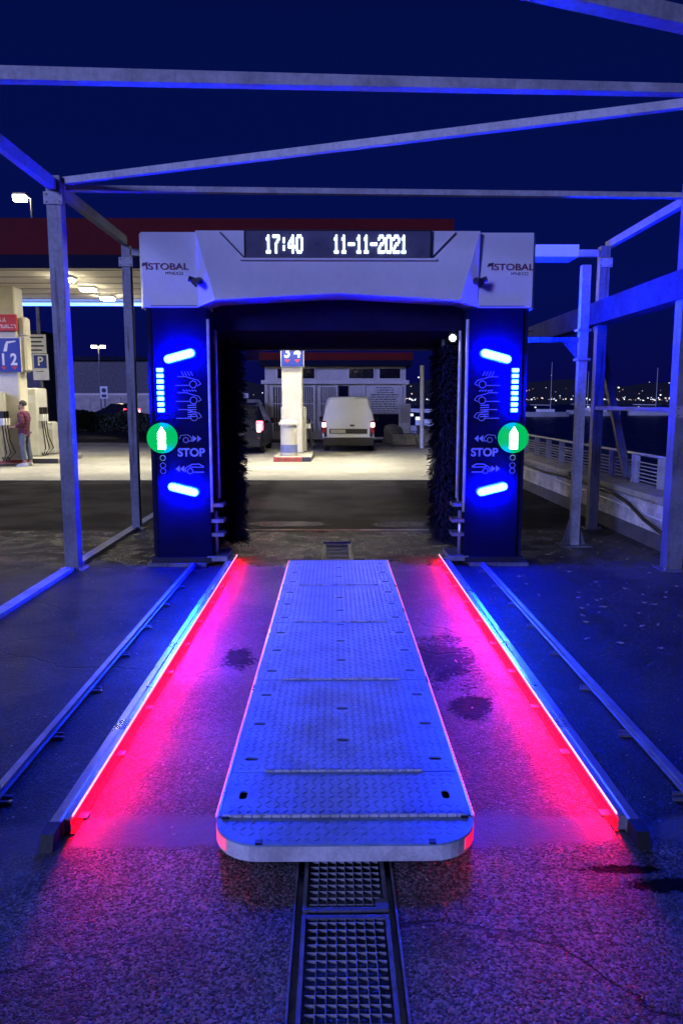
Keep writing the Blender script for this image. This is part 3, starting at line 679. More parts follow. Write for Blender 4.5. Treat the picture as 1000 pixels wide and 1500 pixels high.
# ------------------------------------------------------------------ drain channel and its gratings
D = thing('drain_channel', 'steel framed drain channel running under the tread platform', 'drain', (0.035, 0, 0))
MB().box(-0.1615, 0.1615, 0.62, 8.98, -0.10, -0.05).build('channel_bed', M['sludge'], D)
for s in (-1, 1):
    MB().box(min(s*0.170, s*0.163), max(s*0.170, s*0.163), 0.6, 9.0, -0.22, 0.004).build('channel_side', M['rust'], D)
    MB().box(min(s*0.162, s*0.142), max(s*0.162, s*0.142), 0.6, 9.0, -0.033, -0.0265).build('channel_ledge', M['rust'], D)
def grating(y0, y1, lab, px, py, group='drain gratings', w=0.141):
    gr = thing('drain_grating', lab, 'grating', (0.035, y0, 0), group=group)
    L = y1 - y0
    for s in (-1, 1):
        MB().box(min(s*w, s*(w-0.013)), max(s*w, s*(w-0.013)), 0, L, -0.026, 0.003).build('frame_bar', M['steel'], gr)
    MB().box(-w + 0.0135, w - 0.0135, 0, 0.018, -0.026, 0.002).build('frame_bar', M['steel'], gr)
    MB().box(-w + 0.0135, w - 0.0135, L - 0.018, L, -0.026, 0.002).build('frame_bar', M['steel'], gr)
    nx = int(round(2*(w - 0.02) / px)); ny = int(round(L / py)); a = b = None
    for i in range(1, nx):
        x = -(w - 0.02) + i * 2*(w - 0.02) / nx
        if a is None: a = MB().box(-0.0012, 0.0012, 0.0185, L - 0.0185, -0.010, 0.0).build('bearing_bar', M['lit_steel'], gr, (x, 0, 0))
        else: clone(a, gr, (x, 0, 0))
    for j in range(1, ny):
        y = j * L / ny
        if b is None: b = MB().box(-w + 0.021, w - 0.021, -0.0012, 0.0012, -0.0105, -0.0005).build('cross_bar', M['lit_steel'], gr, (0, y, 0))
        else: clone(b, gr, (0, y, 0))
    return gr
grating(1.30, 2.285, 'long steel drain grating nearest the bottom edge of the picture', 0.0305, 0.0345)
gg = grating(2.305, 2.86, 'short steel drain grating half under the rounded platform front', 0.0305, 0.0345)
MB().box(0.10, 0.1415, 0.0, 0.055, 0.0032, 0.006).build('corner_plate', M['steel'], gg)
grating(0.62, 1.285, 'steel drain grating before the long one in front of the platform', 0.0305, 0.0345)
grating(7.75, 8.85, 'dark drain grating behind the far end of the platform', 0.024, 0.20)

# ------------------------------------------------------------------ steel frame over the bay
FX = thing('steel_frame', 'open galvanised steel frame standing around the wash bay', 'frame', (0, 0, 0))
def post(x, y, w, z1, name='post', z0=0.012):
    o = MB().box(x - w/2, x + w/2, y - w/2, y + w/2, z0, z1).build(name, M['steel'], FX)
    MB().box(x - w/2 - 0.05, x + w/2 + 0.05, y - w/2 - 0.05, y + w/2 + 0.05, 0.0, z0 - 0.0005).build('foot_plate', M['steel'], o)
    for sx in (-1, 1):
        MB().tube((x + sx*(w/2 + 0.025), y - w/2 - 0.025, z0), (x + sx*(w/2 + 0.025), y - w/2 - 0.025, z0 + 0.025), 0.011, 6).build('anchor_bolt', M['gloss_steel'], o)
    return o
post(-2.575, 7.50, 0.13, 3.70); post(-2.57, 9.95, 0.105, 3.56)
post(3.335, 7.45, 0.155, 3.66); post(3.375, 9.95, 0.12, 3.56)
MB().beam((-2.58, 1.0, 3.60), (-2.575, 9.88, 3.56), 0.07, 0.10).build('long_rail', M['lit_steel'], FX)
MB().beam((3.50, 1.0, 3.60), (3.47, 10.1, 3.56), 0.07, 0.085).build('long_rail', M['lit_steel'], FX)
MB().beam((-2.9, 4.98, 3.57), (3.9, 5.36, 3.615), 0.08, 0.085, h2=0.045).build('cross_beam', M['lit_steel'], FX)
MB().beam((-2.50, 7.60, 3.60), (3.40, 7.80, 3.60), 0.07, 0.05).build('cross_beam', M['lit_steel'], FX)
MB().beam((-2.50, 7.52, 3.64), (3.3, 5.25, 3.64), 0.055, 0.06).build('diagonal_brace', M['lit_steel'], FX)
MB().beam((-0.5, 3.55, 3.62), (3.3, 4.95, 3.62), 0.10, 0.09).build('diagonal_brace', M['lit_steel'], FX)
MB().beam((-2.50, 9.95, 3.44), (3.30, 9.95, 3.44), 0.08, 0.08).build('cross_beam', M['lit_steel'], FX)
MB().box(2.30, 2.92, 9.50, 9.90, 3.36, 3.50).build('junction_box', M['white'], FX)
MB().box(3.23, 3.252, 3.0, 13.2, 2.60, 2.87).box(3.253, 3.42, 3.0, 13.2, 2.60, 2.616).build('side_beam', M['beam'], FX)
MB().beam((3.33, 7.53, 1.545), (3.35, 9.87, 1.545), 0.06, 0.045).build('side_rail', M['steel'], FX)
MB().beam((3.36, 10.03, 2.66), (3.86, 10.03, 0.66), 0.09, 0.09, up=(0, 1, 0)).build('diagonal_strut', M['steel'], FX)
for jx, jy, jz in ((-2.575, 7.43, 3.50), (3.335, 7.37, 3.46), (-2.57, 9.89, 3.36), (3.375, 9.88, 3.36), (3.335, 7.37, 2.72), (3.335, 7.37, 1.55)):
    jp = MB().box(jx - 0.085, jx + 0.085, jy - 0.009, jy - 0.001, jz - 0.055, jz + 0.055).build('joint_plate', M['lit_steel'], FX)
    for dx in (-0.062, 0.062):
        for dz in (-0.033, 0.033):
            MB().tube((jx + dx, jy - 0.010, jz + dz), (jx + dx, jy - 0.02, jz + dz), 0.010, 6).build('bolt', M['rust'], jp)
tag(MB().path([(-2.50, 9.86, 3.3), (-2.495, 9.86, 2.2), (-2.50, 9.86, 1.0), (-2.50, 9.86, 0.05)], 0.012, 6).build('cable', M['rubber'], smooth=True), 'thin black cable clipped down the far left frame post', 'cable')
kind(MB().box(-2.66, -2.555, 1.0, 12.0, 0.0, 0.035).build('base_rail', M['white_line'], FX), 'thing')

# ------------------------------------------------------------------ separate pole with bracket arm
P = thing('square_pole', 'free standing square steel pole with clamped arm right of the gantry', 'pole', (2.77, 8.74, 0))
MB().box(-0.047, 0.047, -0.047, 0.047, 0.013, 3.13).build('shaft', M['lit_steel'], P)
MB().box(-0.17, 0.17, -0.14, 0.14, 0, 0.012).build('base_plate', M['steel'], P)
MB().prism([(-0.15, 0.013), (-0.056, 0.013), (-0.056, 0.34)], 'y', -0.004, 0.004).build('gusset', M['steel'], P)
MB().prism([(0.056, 0.013), (0.13, 0.013), (0.056, 0.25)], 'y', -0.004, 0.004).build('gusset', M['steel'], P)
arm = MB().box(-0.62, -0.056, -0.03, 0.03, 2.30, 2.355).build('bracket_arm', M['steel'], P)
MB().prism([(-0.22, 2.299), (-0.057, 2.299), (-0.057, 2.12)], 'y', -0.006, 0.006).build('gusset', M['steel'], arm)
for z in (2.42, 2.10):
    MB().box(-0.075, 0.075, -0.075, -0.058, z, z + 0.025).box(-0.075, -0.058, -0.057, 0.07, z, z + 0.025).box(0.058, 0.075, -0.057, 0.07, z, z + 0.025).build('clamp', M['rail'], P)

# ------------------------------------------------------------------ sea wall, railing, hoses
Wl = thing('sea_wall', 'low rendered sea wall with stone coping right of the bay', 'wall', (3.64, 0, 0))
MB().box(0, 0.40, 2.0, 34, 0.17, 0.52).build('wall_face', M['stone'], Wl)
MB().box(-0.03, 0.40, 2.0, 34, 0, 0.169).build('plinth', M['plinth'], Wl)
cp = None
for k in range(20):
    L = 1.6; y = 2.0 + k * L
    o = MB().cbox(-0.06, 0.41, 0.006, L - 0.006, 0, 0.075, 0.012) if cp is None else None
    if cp is None: cp = o.build('coping_slab', M['cope'], Wl, (0, y, 0.521), rot=(0, 0, 0))
    else: clone(cp, Wl, (random.uniform(-0.025, 0.02), y, 0.521 + random.uniform(0, 0.012)), (random.uniform(-0.006, 0.006), 0, random.uniform(-0.008, 0.008)))
RL = thing('railing', 'pale metal railing with horizontal bars on top of the sea wall', 'railing', (3.93, 0, 0.605))
p0 = s0 = None
for k in range(25):
    y = 4.2 + 0.82*k
    for dy in (0, 0.10):
        if p0 is None: p0 = MB().box(-0.035, 0.035, -0.008, 0.008, 0, 0.36).build('post', M['railpaint'], RL, (0, y, 0))
        else: clone(p0, RL, (0, y + dy, 0))
    for j in range(6):
        z = 0.045 + j*0.046
        if s0 is None: s0 = MB().box(-0.012, 0.012, 0.11, 0.81, -0.006, 0.006).build('slat', M['railpaint'], RL, (0, y, z))
        else: clone(s0, RL, (0, y, z))
MB().tube((0, 4.0, 0.375), (0, 24.8, 0.375), 0.02, 8).build('handrail', M['railpaint'], RL)
hose = [(3.57, 16, 0.50), (3.56, 13, 0.47), (3.55, 11.6, 0.52), (3.55, 10.6, 0.50), (3.56, 9.7, 0.49), (3.52, 9.1, 0.44), (3.50, 8.6, 0.33), (3.50, 8.0, 0.24), (3.52, 7.4, 0.16), (3.5, 6.6, 0.05), (3.45, 5.8, 0.022)]
tag(MB().box(-1.24, 1.34, 9.80, 9.83, 0.0, 0.012).build('floor_strip', M['rail']), 'thin steel strip across the floor behind the wash bay', 'floor strip')
tag(MB().path(hose, 0.022).build('black_hose', M['rubber'], smooth=True), 'black hose sagging along the face of the sea wall', 'hose')
pipe = [(3.61, 16, 0.40), (3.60, 12.5, 0.40), (3.60, 11.8, 0.38), (3.60, 10.6, 0.38), (3.60, 9.6, 0.37), (3.61, 8.8, 0.35), (3.61, 7.0, 0.33)]
tag(MB().path(pipe, 0.013).build('thin_pipe', M['signwhite'], smooth=True), 'thin white pipe running along the sea wall face', 'pipe')

# ------------------------------------------------------------------ filling station canopy
CN = thing('station_canopy', 'large filling station canopy with red and navy fascia behind the car wash', 'canopy', (0, 0, 0))
CX0, CX1, CY0, CY1, CZ = -20.0, 2.5, 17.0, 23.6, 4.50
MB().box(CX0, CX1, CY0 + 0.06, CY1 - 0.06, CZ + 0.02, 5.3).build('canopy_deck', M['soffit'], CN)
for x0, x1, y0, y1 in ((CX0, CX1, CY0, CY0 + 0.05), (CX0, CX1, CY1 - 0.05, CY1), (CX1, CX1 + 0.05, CY0, CY1)):
    MB().box(x0, x1, y0, y1, 4.735, 5.48).build('red_fascia', M['red'], CN)
    MB().box(x0, x1, y0 + 0.004, y1 - 0.004 if y1 - y0 > 0.02 else y1, 4.46, 4.734).build('navy_fascia', M['navy'], CN)
MB().box(-9.5, -2.2, 22.78, 22.86, 4.37, 4.455).build('edge_light', M['edge_led'], CN)
for x in (-14.0, -10.2, -6.2, -1.6, 0.9):
    for y in (18.5, 20.1, 21.8):
        h = MB().box(x - 0.19, x + 0.19, y - 0.19, y + 0.19, 4.462, 4.519).build('ceiling_lamp', M['signwhite'], CN)
        MB().box(x - 0.15, x + 0.15, y - 0.15, y + 0.15, 4.405, 4.461).build('lamp_glass', M['lamp'], h)
        sp = bpy.data.objects.new('lamp_beam', bpy.data.lights.new('lamp_beam', 'SPOT')); COL.objects.link(sp)
        sp.location = (x, y, 4.39); sp.parent = CN; sp.data.energy = 900; sp.data.color = (1.0, 0.91, 0.66)
        sp.data.spot_size = R({18.5: 108, 20.1: 112, 21.8: 126}[y]); sp.data.spot_blend = 1.0; sp.data.shadow_soft_size = 0.15
for k in range(6):
    MB().box(CX0, CX1 - 0.1, 17.6 + 0.95*k, 17.612 + 0.95*k, 4.508, 4.519).build('soffit_joint', M['ink'], CN)
for x0, x1, y, nm in ((-8.95, -8.03, 20.0, 'canopy_column'), (-1.505, -0.915, 22.5, 'canopy_column')):
    MB().cbox(x0, x1, y, y + 0.55, 0.15, 4.519, 0.03).build(nm, M['cream'], CN)
# signs fixed to the columns
sg = thing('pump_number_sign', 'navy pump sign numbered 3 4 on the cream column behind the gantry', 'sign', (-1.19, 22.44, 2.62))
MB().cbox(-0.335, 0.335, 0, 0.05, 0, 0.98, 0.02).build('sign_frame', M['signwhite'], sg)
MB().box(-0.315, 0.315, -0.006, 0.001, 0.02, 0.96).build('sign_face', M['bluesign'], sg)
text('numerals', '3 4', 0.44, M['signwhite'], sg, (0, -0.009, 0.41), sx=0.85, bold=0.012)
for sx in (-0.14, 0.14):
    MB().prism([(sx - 0.08, 0.215), (sx + 0.08, 0.215), (sx, 0.13)], 'y', -0.010, -0.0065).build('red_arrow', M['redsign'], sg)
sg = thing('pump_number_sign', 'navy pump sign numbered 1 2 with a white nozzle drawing', 'sign', (-8.33, 19.93, 2.37))
MB().cbox(-0.47, 0.42, 0, 0.065, 0, 0.88, 0.03).build('sign_frame', M['signwhite'], sg)
MB().box(-0.45, 0.405, -0.006, 0.001, 0.02, 0.86).build('sign_face', M['bluesign'], sg)
text('numerals', '1 2', 0.40, M['signwhite'], sg, (0.10, -0.009, 0.32), sx=0.85, bold=0.012)
for sx in (-0.03, 0.24):
    MB().prism([(sx - 0.075, 0.155), (sx + 0.075, 0.155), (sx, 0.07)], 'y', -0.010, -0.0065).build('red_arrow', M['redsign'], sg)
MB().prism([(-0.02, 0.53), (0.07, 0.53), (0.11, 0.73), (0.30, 0.77), (0.30, 0.80), (0.07, 0.78), (0.03, 0.70)], 'y', -0.010, -0.0065).build('nozzle_drawing', M['signwhite'], sg)
sg = thing('red_sign_board', 'red sign board with two lines of white writing high on the column', 'sign', (-8.33, 19.94, 3.40))
MB().cbox(-0.47, 0.36, 0, 0.05, 0, 0.42, 0.02).build('sign_face', M['redsign'], sg)
lt = MB(); rs = random.Random(11)
for zz, x0, x1, hh in ((0.24, -0.40, 0.10, 0.10), (0.08, -0.40, 0.30, 0.085)):
    x = x0
    while x < x1:
        w = rs.uniform(0.03, 0.06)
        for q in rs.sample(range(4), rs.choice((2, 3))):
            if q == 0: lt.box(x, x + 0.014, -0.005, 0.001, zz, zz + hh)
            if q == 1: lt.box(x, x + w, -0.0055, 0.001, zz, zz + 0.02)
            if q == 2: lt.box(x + w - 0.012, x + w, -0.006, 0.001, zz, zz + hh*0.8)
            if q == 3: lt.box(x, x + w, -0.0065, 0.001, zz + hh - 0.018, zz + hh)
        x += w + 0.02
kind(lt.build('lettering', M['signwhite'], sg), 'stuff')
for z, h in ((3.28, 0.50), (2.40, 0.92)):
    s_ = tag(MB().cbox(-8.025, -7.83, 20.08, 20.46, z, z + h, 0.05).build('side_sign', M['cream']), 
        'upper rounded box sign on the side of the cream column' if z > 3 else 'lower rounded box sign on the side of the cream column', 'sign', 'box signs on the column side')

# ------------------------------------------------------------------ pumps
def island(x0, x1, y0, y1, lab):
    o = thing('pump_island', lab, 'pump island', ((x0 + x1)/2, (y0 + y1)/2, 0), group='raised pump islands')
    a, b = (x1 - x0)/2, (y1 - y0)/2
    MB().cbox(-a, a, -b, b, 0.0, 0.15, 0.02).build('island_slab', M['forecourt'], o)
    n = 4
    for k in range(n):
        MB().box(-a + k*2*a/n + 0.004, -a + (k+1)*2*a/n - 0.004, -b - 0.012, -b - 0.001, 0.01, 0.135).build('kerb_block', M['kerb_red'] if k < 3 else M['ink'], o)
    return o
island(-1.66, -0.62, 21.1, 23.7, 'pump island with red kerb under the cream column numbered 3 4')
island(-10.2, -7.35, 20.6, 22.6, 'pump island with the grey pump behind the person')
bn = thing('white_bin', 'round white bin with blue band in front of the cream column', 'bin', (-1.26, 21.6, 0.15))
MB().lathe((0, 0, 0), [(0.22, 0), (0.23, 0.02), (0.23, 0.82), (0.225, 0.84)], 20).build('bin_body', M['cream'], bn, smooth=False)
MB().lathe((0, 0, 0), [(0.234, 0.09), (0.236, 0.10), (0.236, 0.30), (0.234, 0.31)], 20).build('blue_band', mat('bin_band', (0.16, 0.19, 0.42), 0.6), bn)
MB().lathe((0, 0, 0), [(0.27, 0.842), (0.275, 0.90), (0.22, 0.97), (0.02, 1.02)], 20).build('lid', M['cream'], bn)
def pump(x, y, w, d, h, lab, group, hoses=True, panel=None, side=1):
    o = thing('fuel_pump', lab, 'fuel pump', (x, y, 0.15), group=group)
    MB().cbox(-w/2, w/2, -d/2, d/2, 0, h, 0.03).build('cabinet', M['pump'], o)
    MB().box(-w/2 + 0.05, w/2 - 0.05, -d/2 - 0.006, -d/2 + 0.002, h*0.78, h*0.90).build('price_panel', M['signwhite'], o)
    if panel: MB().box(-w/2 + 0.03, w/2 - 0.10, -d/2 - 0.010, -d/2 - 0.0065, h*0.22, h*0.76).build('front_panel', panel, o)
    if hoses:
        for k in range(3):
            xx = side*(w/2 + 0.05); yy = -d/2 + 0.12 + 0.16*k
            MB().box(min(side*w/2, side*(w/2 + 0.12)), max(side*w/2, side*(w/2 + 0.12)), yy - 0.045, yy + 0.045, h*0.52, h*0.62).build('nozzle_boot', M['signwhite'], o)
            nz = MB().box(xx - 0.03, xx + 0.06, yy - 0.02, yy + 0.02, h*0.621, h*0.72).build('nozzle', M['black'], o)
            MB().path([(xx + side*0.04, yy - 0.05, h*0.52), (xx + side*0.09, yy - 0.08, h*0.3), (xx + side*(0.12 + 0.05*k), yy - 0.10, h*0.12), (xx + side*0.04, yy - 0.10, 0.03), (xx - side*0.0, yy - 0.05, 0.10)], 0.018, 6).build('hose', M['rubber'], o)
    return o
pump(-8.36, 21.6, 0.58, 0.8, 1.86, 'tall grey fuel pump cabinet with black hoses behind the person', 'fuel pumps')
pump(-8.70, 19.75, 0.62, 0.7, 1.74, 'cream fuel pump with red front panel beside the person', 'fuel pumps', hoses=True, panel=M['redsign'])
pump(-8.16, 22.35, 0.34, 0.4, 0.92, 'low white pump cabinet right of the tall grey pump', 'fuel pumps', hoses=False)
o = pump(-1.20, 23.35, 0.74, 0.55, 1.35, 'fuel pump hidden behind the cream column with hoses showing at its side', 'fuel pumps')

# ------------------------------------------------------------------ vehicles
def loft(rings):
    m = MB(); n = len(rings[0]); vs = [p for r_ in rings for p in r_]; fs = []
    for k in range(len(rings) - 1):
        for i in range(n): fs.append([k*n + i, k*n + (i+1) % n, (k+1)*n + (i+1) % n, (k+1)*n + i])
    fs += [list(range(n))[::-1], [(len(rings)-1)*n + i for i in range(n)]]
    return m.add(vs, fs)
def ring(y, wb, wm, wr, zb, zm, zr, rr=0.10):
    return [(-wb, y, zb), (-wm, y, zb + 0.14), (-wm, y, zm), (-wr, y, zr - rr), (-wr + rr*0.35, y, zr - rr*0.3), (-wr + rr, y, zr),
            (wr - rr, y, zr), (wr - rr*0.35, y, zr - rr*0.3), (wr, y, zr - rr), (wm, y, zm), (wm, y, zb + 0.14), (wb, y, zb)]
def wheel(parent, x, y, r=0.31, w=0.19):
    t = MB().lathe((0, 0, 0), [(r*0.62, -w/2), (r*0.95, -w/2), (r, -w/3), (r, w/3), (r*0.95, w/2), (r*0.62, w/2)], 20).build('wheel', M['rubber'], parent, (x, y, r), rot=(0, R(90), 0))
    MB().lathe((0, 0, 0), [(r*0.60, -w*0.46), (r*0.60, w*0.46)], 16).build('rim', M['steel'], t)
    return t
def mirror(parent, s, x, y, z, m):
    MB().cbox(x - 0.09, x + 0.09, y - 0.05, y + 0.05, z - 0.09, z + 0.09, 0.02).build('wing_mirror', m, parent)

V = thing('delivery_van', 'white delivery van seen from behind with lit tail lamps on the forecourt', 'van', (0.47, 25.4, 0.0), R(-1.5))
rings = [ring(0.02, 0.80, 0.83, 0.62, 0.42, 1.02, 1.72, 0.12), ring(0.0, 0.80, 0.83, 0.64, 0.42, 0.98, 1.72, 0.12), ring(0.06, 0.82, 0.85, 0.69, 0.36, 1.0, 1.79, 0.14), ring(0.3, 0.83, 0.86, 0.72, 0.25, 1.0, 1.81, 0.14),
         ring(1.8, 0.83, 0.86, 0.73, 0.25, 1.0, 1.82, 0.14), ring(2.6, 0.83, 0.86, 0.70, 0.25, 1.0, 1.76, 0.14), ring(3.3, 0.83, 0.84, 0.66, 0.25, 0.98, 1.15, 0.1), ring(4.1, 0.78, 0.78, 0.60, 0.3, 0.75, 0.88, 0.1)]
body = loft(rings[1:]).build('body', M['van'], V)
for s in (-1, 1):
    dr = MB().prism([(s*0.004, 0.48), (s*0.70, 0.48), (s*0.735, 0.95), (s*0.60, 1.66), (s*0.50, 1.70), (s*0.004, 1.70)], 'y', -0.02, 0.03).build('rear_door', M['van'], V)
    MB().prism([(s*0.07, 1.08), (s*0.60, 1.08), (s*0.535, 1.58), (s*0.07, 1.58)], 'y', -0.026, -0.0195).build('door_panel', M['van'], dr)
    MB().cbox(min(s*0.735, s*0.86), max(s*0.735, s*0.86), -0.05, 0.08, 0.62, 1.02, 0.015).build('tail_cluster', mat('tail_glass', (0.25, 0.02, 0.03), 0.2), V)
    tl = MB().cbox(min(s*0.745, s*0.855), max(s*0.745, s*0.855), -0.065, -0.0505, 0.82, 0.96, 0.004).build('tail_lamp', M['tail_hot'], V)
    MB().box(min(s*0.7, s*0.80), max(s*0.7, s*0.80), -0.030, -0.0205, 0.50, 0.80).build('dark_trim', M['black'], V)
    mirror(V, s, s*0.98, 2.7, 1.02, M['black'])
    for y in (0.75, 3.3): wheel(V, s*0.74, y)
MB().cbox(-0.84, 0.84, -0.09, 0.1, 0.20, 0.47, 0.03).build('bumper', M['black'], V)
MB().box(-0.62, 0.62, -0.032, -0.021, 0.60, 0.76).build('plate_recess', M['black'], V)
MB().box(-0.58, -0.09, -0.038, -0.0325, 0.62, 0.735).build('number_plate', M['plate'], V)
MB().cbox(0.05, 0.20, -0.036, -0.021, 0.84, 0.90, 0.01).build('door_handle', M['black'], V)
for k in (0.9, 1.5):
    MB().box(-0.745, -0.715, -0.035, -0.021, k, k + 0.06).build('hinge', M['van'], V)

def hatchback(name, lab, loc, rz, paint, group=None, lit=True, tall=1.5):
    o = thing(name, lab, 'car', loc, rz, group)
    k = tall / 1.5
    rr = [ring(0.0, 0.78, 0.80, 0.62, 0.38, 0.80, 1.0*k, 0.1), ring(0.10, 0.82, 0.86, 0.66, 0.28, 0.88, 1.08*k, 0.1), ring(0.42, 0.84, 0.88, 0.62, 0.24, 0.92, 1.42*k, 0.1),
          ring(1.0, 0.84, 0.89, 0.63, 0.22, 0.92, 1.49*k, 0.1), ring(2.1, 0.84, 0.89, 0.63, 0.22, 0.92, 1.48*k, 0.1), ring(3.0, 0.84, 0.88, 0.66, 0.22, 0.90, 1.02*k, 0.08), ring(3.9, 0.82, 0.84, 0.62, 0.26, 0.74, 0.84*k, 0.08), ring(4.1, 0.76, 0.78, 0.56, 0.34, 0.62, 0.70*k, 0.08)]
    loft(rr).build('body', paint, o)
    MB().prism([(0.105, 1.10*k), (0.40, 1.40*k), (0.41, 1.41*k), (0.12, 1.09*k)], 'x', -0.55, 0.55).build('rear_window', M['carglass'], o)
    for s in (-1, 1):
        MB().add([(s*0.885, 0.6, 0.95), (s*0.885, 2.7, 0.95), (s*0.655, 2.1, 1.40*k), (s*0.655, 0.8, 1.40*k)], [[0, 1, 2, 3]]).add(
            [(s*0.87, 0.6, 0.94), (s*0.87, 2.7, 0.94), (s*0.64, 2.1, 1.39*k), (s*0.64, 0.8, 1.39*k)], [[0, 1, 2, 3]]).build('side_window', M['carglass'], o)
        MB().cbox(min(s*0.66, s*0.865), max(s*0.66, s*0.865), -0.03, 0.12, 0.74, 1.04, 0.02).build('tail_cluster', M['tail'] if lit else M['redsign'], o)
        MB().cbox(min(s*0.68, s*0.80), max(s*0.68, s*0.80), -0.042, -0.031, 0.70, 0.92, 0.004).build('tail_lamp', M['tail_hot'] if lit else M['signwhite'], o)
        MB().cbox(min(s*0.55, s*0.78), max(s*0.55, s*0.78), 3.98, 4.10, 0.56, 0.68, 0.02).build('headlight', M['signwhite'], o)
        mirror(o, s, s*1.0, 2.55, 1.0, paint)
        for y in (0.75, 3.25): wheel(o, s*0.76, y)
    MB().cbox(-0.80, 0.80, -0.05, 0.15, 0.22, 0.52, 0.03).build('bumper', paint, o)
    MB().box(-0.26, 0.26, -0.058, -0.051, 0.54, 0.66).box(-0.26, 0.26, -0.051, -0.02, 0.54, 0.66).build('number_plate', M['signwhite'], o)
    return o
hatchback('parked_car', 'dark hatchback with lit tail lamp beside the pump numbered 3 4', (-3.08, 24.2, 0.006), 0, M['car'], tall=1.62)
o = hatchback('parked_car', 'white car seen nose on behind the dark hatchback', (-3.75, 34.3, 0), R(180), M['van'], lit=False, tall=1.75)

# ------------------------------------------------------------------ kiosk
K = thing('station_kiosk', 'low station kiosk with red and navy roof edge and barred doors behind the van', 'building', (0.10, 34.0, 0))
MB().box(-3.10, 3.02, 0.0, 5.0, 0.0, 3.18).build('wall', M['wall'], K)
rf = MB().box(-3.35, 3.28, -0.45, 5.4, 3.40, 3.72).build('roof', M['red'], K)
MB().box(-3.33, 3.26, -0.43, 5.38, 3.17, 3.398).build('roof_soffit', M['navy'], rf)
MB().box(-3.25, 3.16, -0.16, -0.001, 2.40, 2.56).build('ledge', M['trim'], K)
def window(x0, x1, z0, z1):
    w = MB().box(x0 - 0.05, x1 + 0.05, -0.035, -0.002, z0 - 0.05, z1 + 0.05).build('window', M['trim'], K)
    MB().box(x0, x1, -0.045, -0.036, z0, z1).build('pane', M['darkwin'], w)
for x0, x1 in ((-2.55, -1.75), (-1.68, -0.95), (0.55, 1.62), (1.88, 2.78)): window(x0, x1, 2.64, 3.06)
for x in (-3.04, 1.20, 2.96):
    MB().box(x - 0.07, x + 0.07, -0.07, -0.001, 0.0, 2.399).build('pilaster', M['trim'], K)
def grille(x0, x1, z0, z1, n, m1):
    gdoor = MB().box(x0, x1, -0.03, -0.002, z0, z1).build('barred_door', M['darkwin'], K)
    b = None
    for k in range(n):
        x = x0 + (k + 0.5)*(x1 - x0)/n
        if b is None: b = MB().box(-0.022, 0.022, -0.065, -0.031, z0, z1).build('bar', m1, gdoor, (x, 0, 0))
        else: clone(b, gdoor, (x, 0, 0))
    for z in (z0 + 0.35, (z0 + z1)/2 + 0.2, z1 - 0.03):
        MB().box(x0, x1, -0.078, -0.0655, z, z + 0.05).build('cross_rail', m1, gdoor)
    for x in (x0, x1): MB().box(x - 0.05, x + 0.05, -0.085, -0.001, z0, z1 + 0.05).build('door_frame', M['trim'], gdoor)
grille(-2.80, -1.75, 0.35, 2.30, 10, M['trim']); grille(-1.62, -0.95, 0.35, 2.30, 7, M['trim']); grille(-0.72, 0.02, 0.35, 2.30, 9, M['trim'])
MB().box(0.12, 0.52, -0.03, -0.002, 0.1, 2.32).build('door', M['navy'], K)
MB().box(0.60, 1.10, -0.02, -0.002, 0.9, 2.32).build('wall_panel', M['trim'], K)
MB().box(1.30, 2.86, -0.03, -0.002, 0.1, 1.10).build('dark_dado', M['navy'], K)
nb = thing('notice_board', 'white notice board covered in lines of dark writing on the kiosk wall', 'notice board', (2.22, 33.93, 1.16))
MB().cbox(-0.82, 0.80, 0, 0.06, 0, 1.17, 0.01).build('board', M['signgrey'], nb)
lt = MB(); rs = random.Random(21)
for j in range(11):
    z = 1.06 - j*0.10; x = -0.62 + (0.25 if j < 3 else 0) + rs.uniform(-0.03, 0.03); xe = 0.60 - (0.15 if j < 3 else 0) - rs.uniform(0, 0.15)
    while x < xe:
        w = rs.uniform(0.04, 0.20); w = min(w, xe - x + 0.02)
        lt.box(x, x + w, -0.004 - 0.0001*j, 0.002, z, z + rs.uniform(0.030, 0.042)); x += w + 0.03
kind(lt.build('writing', M['ink'], nb), 'stuff')
tag(MB().tube((3.12, 27.4, 0.006), (3.09, 27.4, 2.90), 0.075, 12).build('white_post', M['signwhite']), 'tall slim white post right of the kiosk and van', 'post')
# planter, rock and boxes beside the kiosk
def rock(name, lab, loc, sx, sy, sz, m, seed):
    bm = bmesh.new(); bmesh.ops.create_icosphere(bm, subdivisions=3, radius=1.0); rn = random.Random(seed)
    ph = [rn.uniform(0, 6) for _ in range(6)]
    for v in bm.verts:
        c = v.co; k = 1 + 0.16*math.sin(3*c.x + ph[0])*math.sin(2.5*c.y + ph[1]) + 0.12*math.sin(5*c.z + ph[2] + 3*c.x)
        v.co = Vector((c.x*k*sx, c.y*k*sy, max(c.z*k, -0.4)*sz + 0.4*sz))
    me = bpy.data.meshes.new(name); bm.to_mesh(me); bm.free(); me.materials.append(m)
    o = bpy.data.objects.new(name, me); COL.objects.link(o); o.location = loc; return tag(o, lab, 'rock')
rock('boulder', 'rounded pale boulder beside the kiosk corner', (2.42, 31.0, 0.0), 0.48, 0.45, 0.55, M['cope'], 2)
rock('boulder', 'smaller grey boulder behind the white post', (3.35, 29.2, 0.0), 0.30, 0.30, 0.40, M['stone'], 4)
pb = thing('concrete_planter', 'low concrete planter block left of the white post', 'planter', (2.75, 29.6, 0))
MB().cbox(-0.55, 0.42, -0.25, 0.25, 0, 0.42, 0.03).build('planter_box', M['stone'], pb); MB().box(-0.48, 0.35, -0.19, 0.19, 0.4205, 0.43).build('soil', M['hedge'], pb)
cb = thing('metal_cabinet', 'narrow grey metal cabinet right of the kiosk', 'cabinet', (3.02, 33.2, 0))
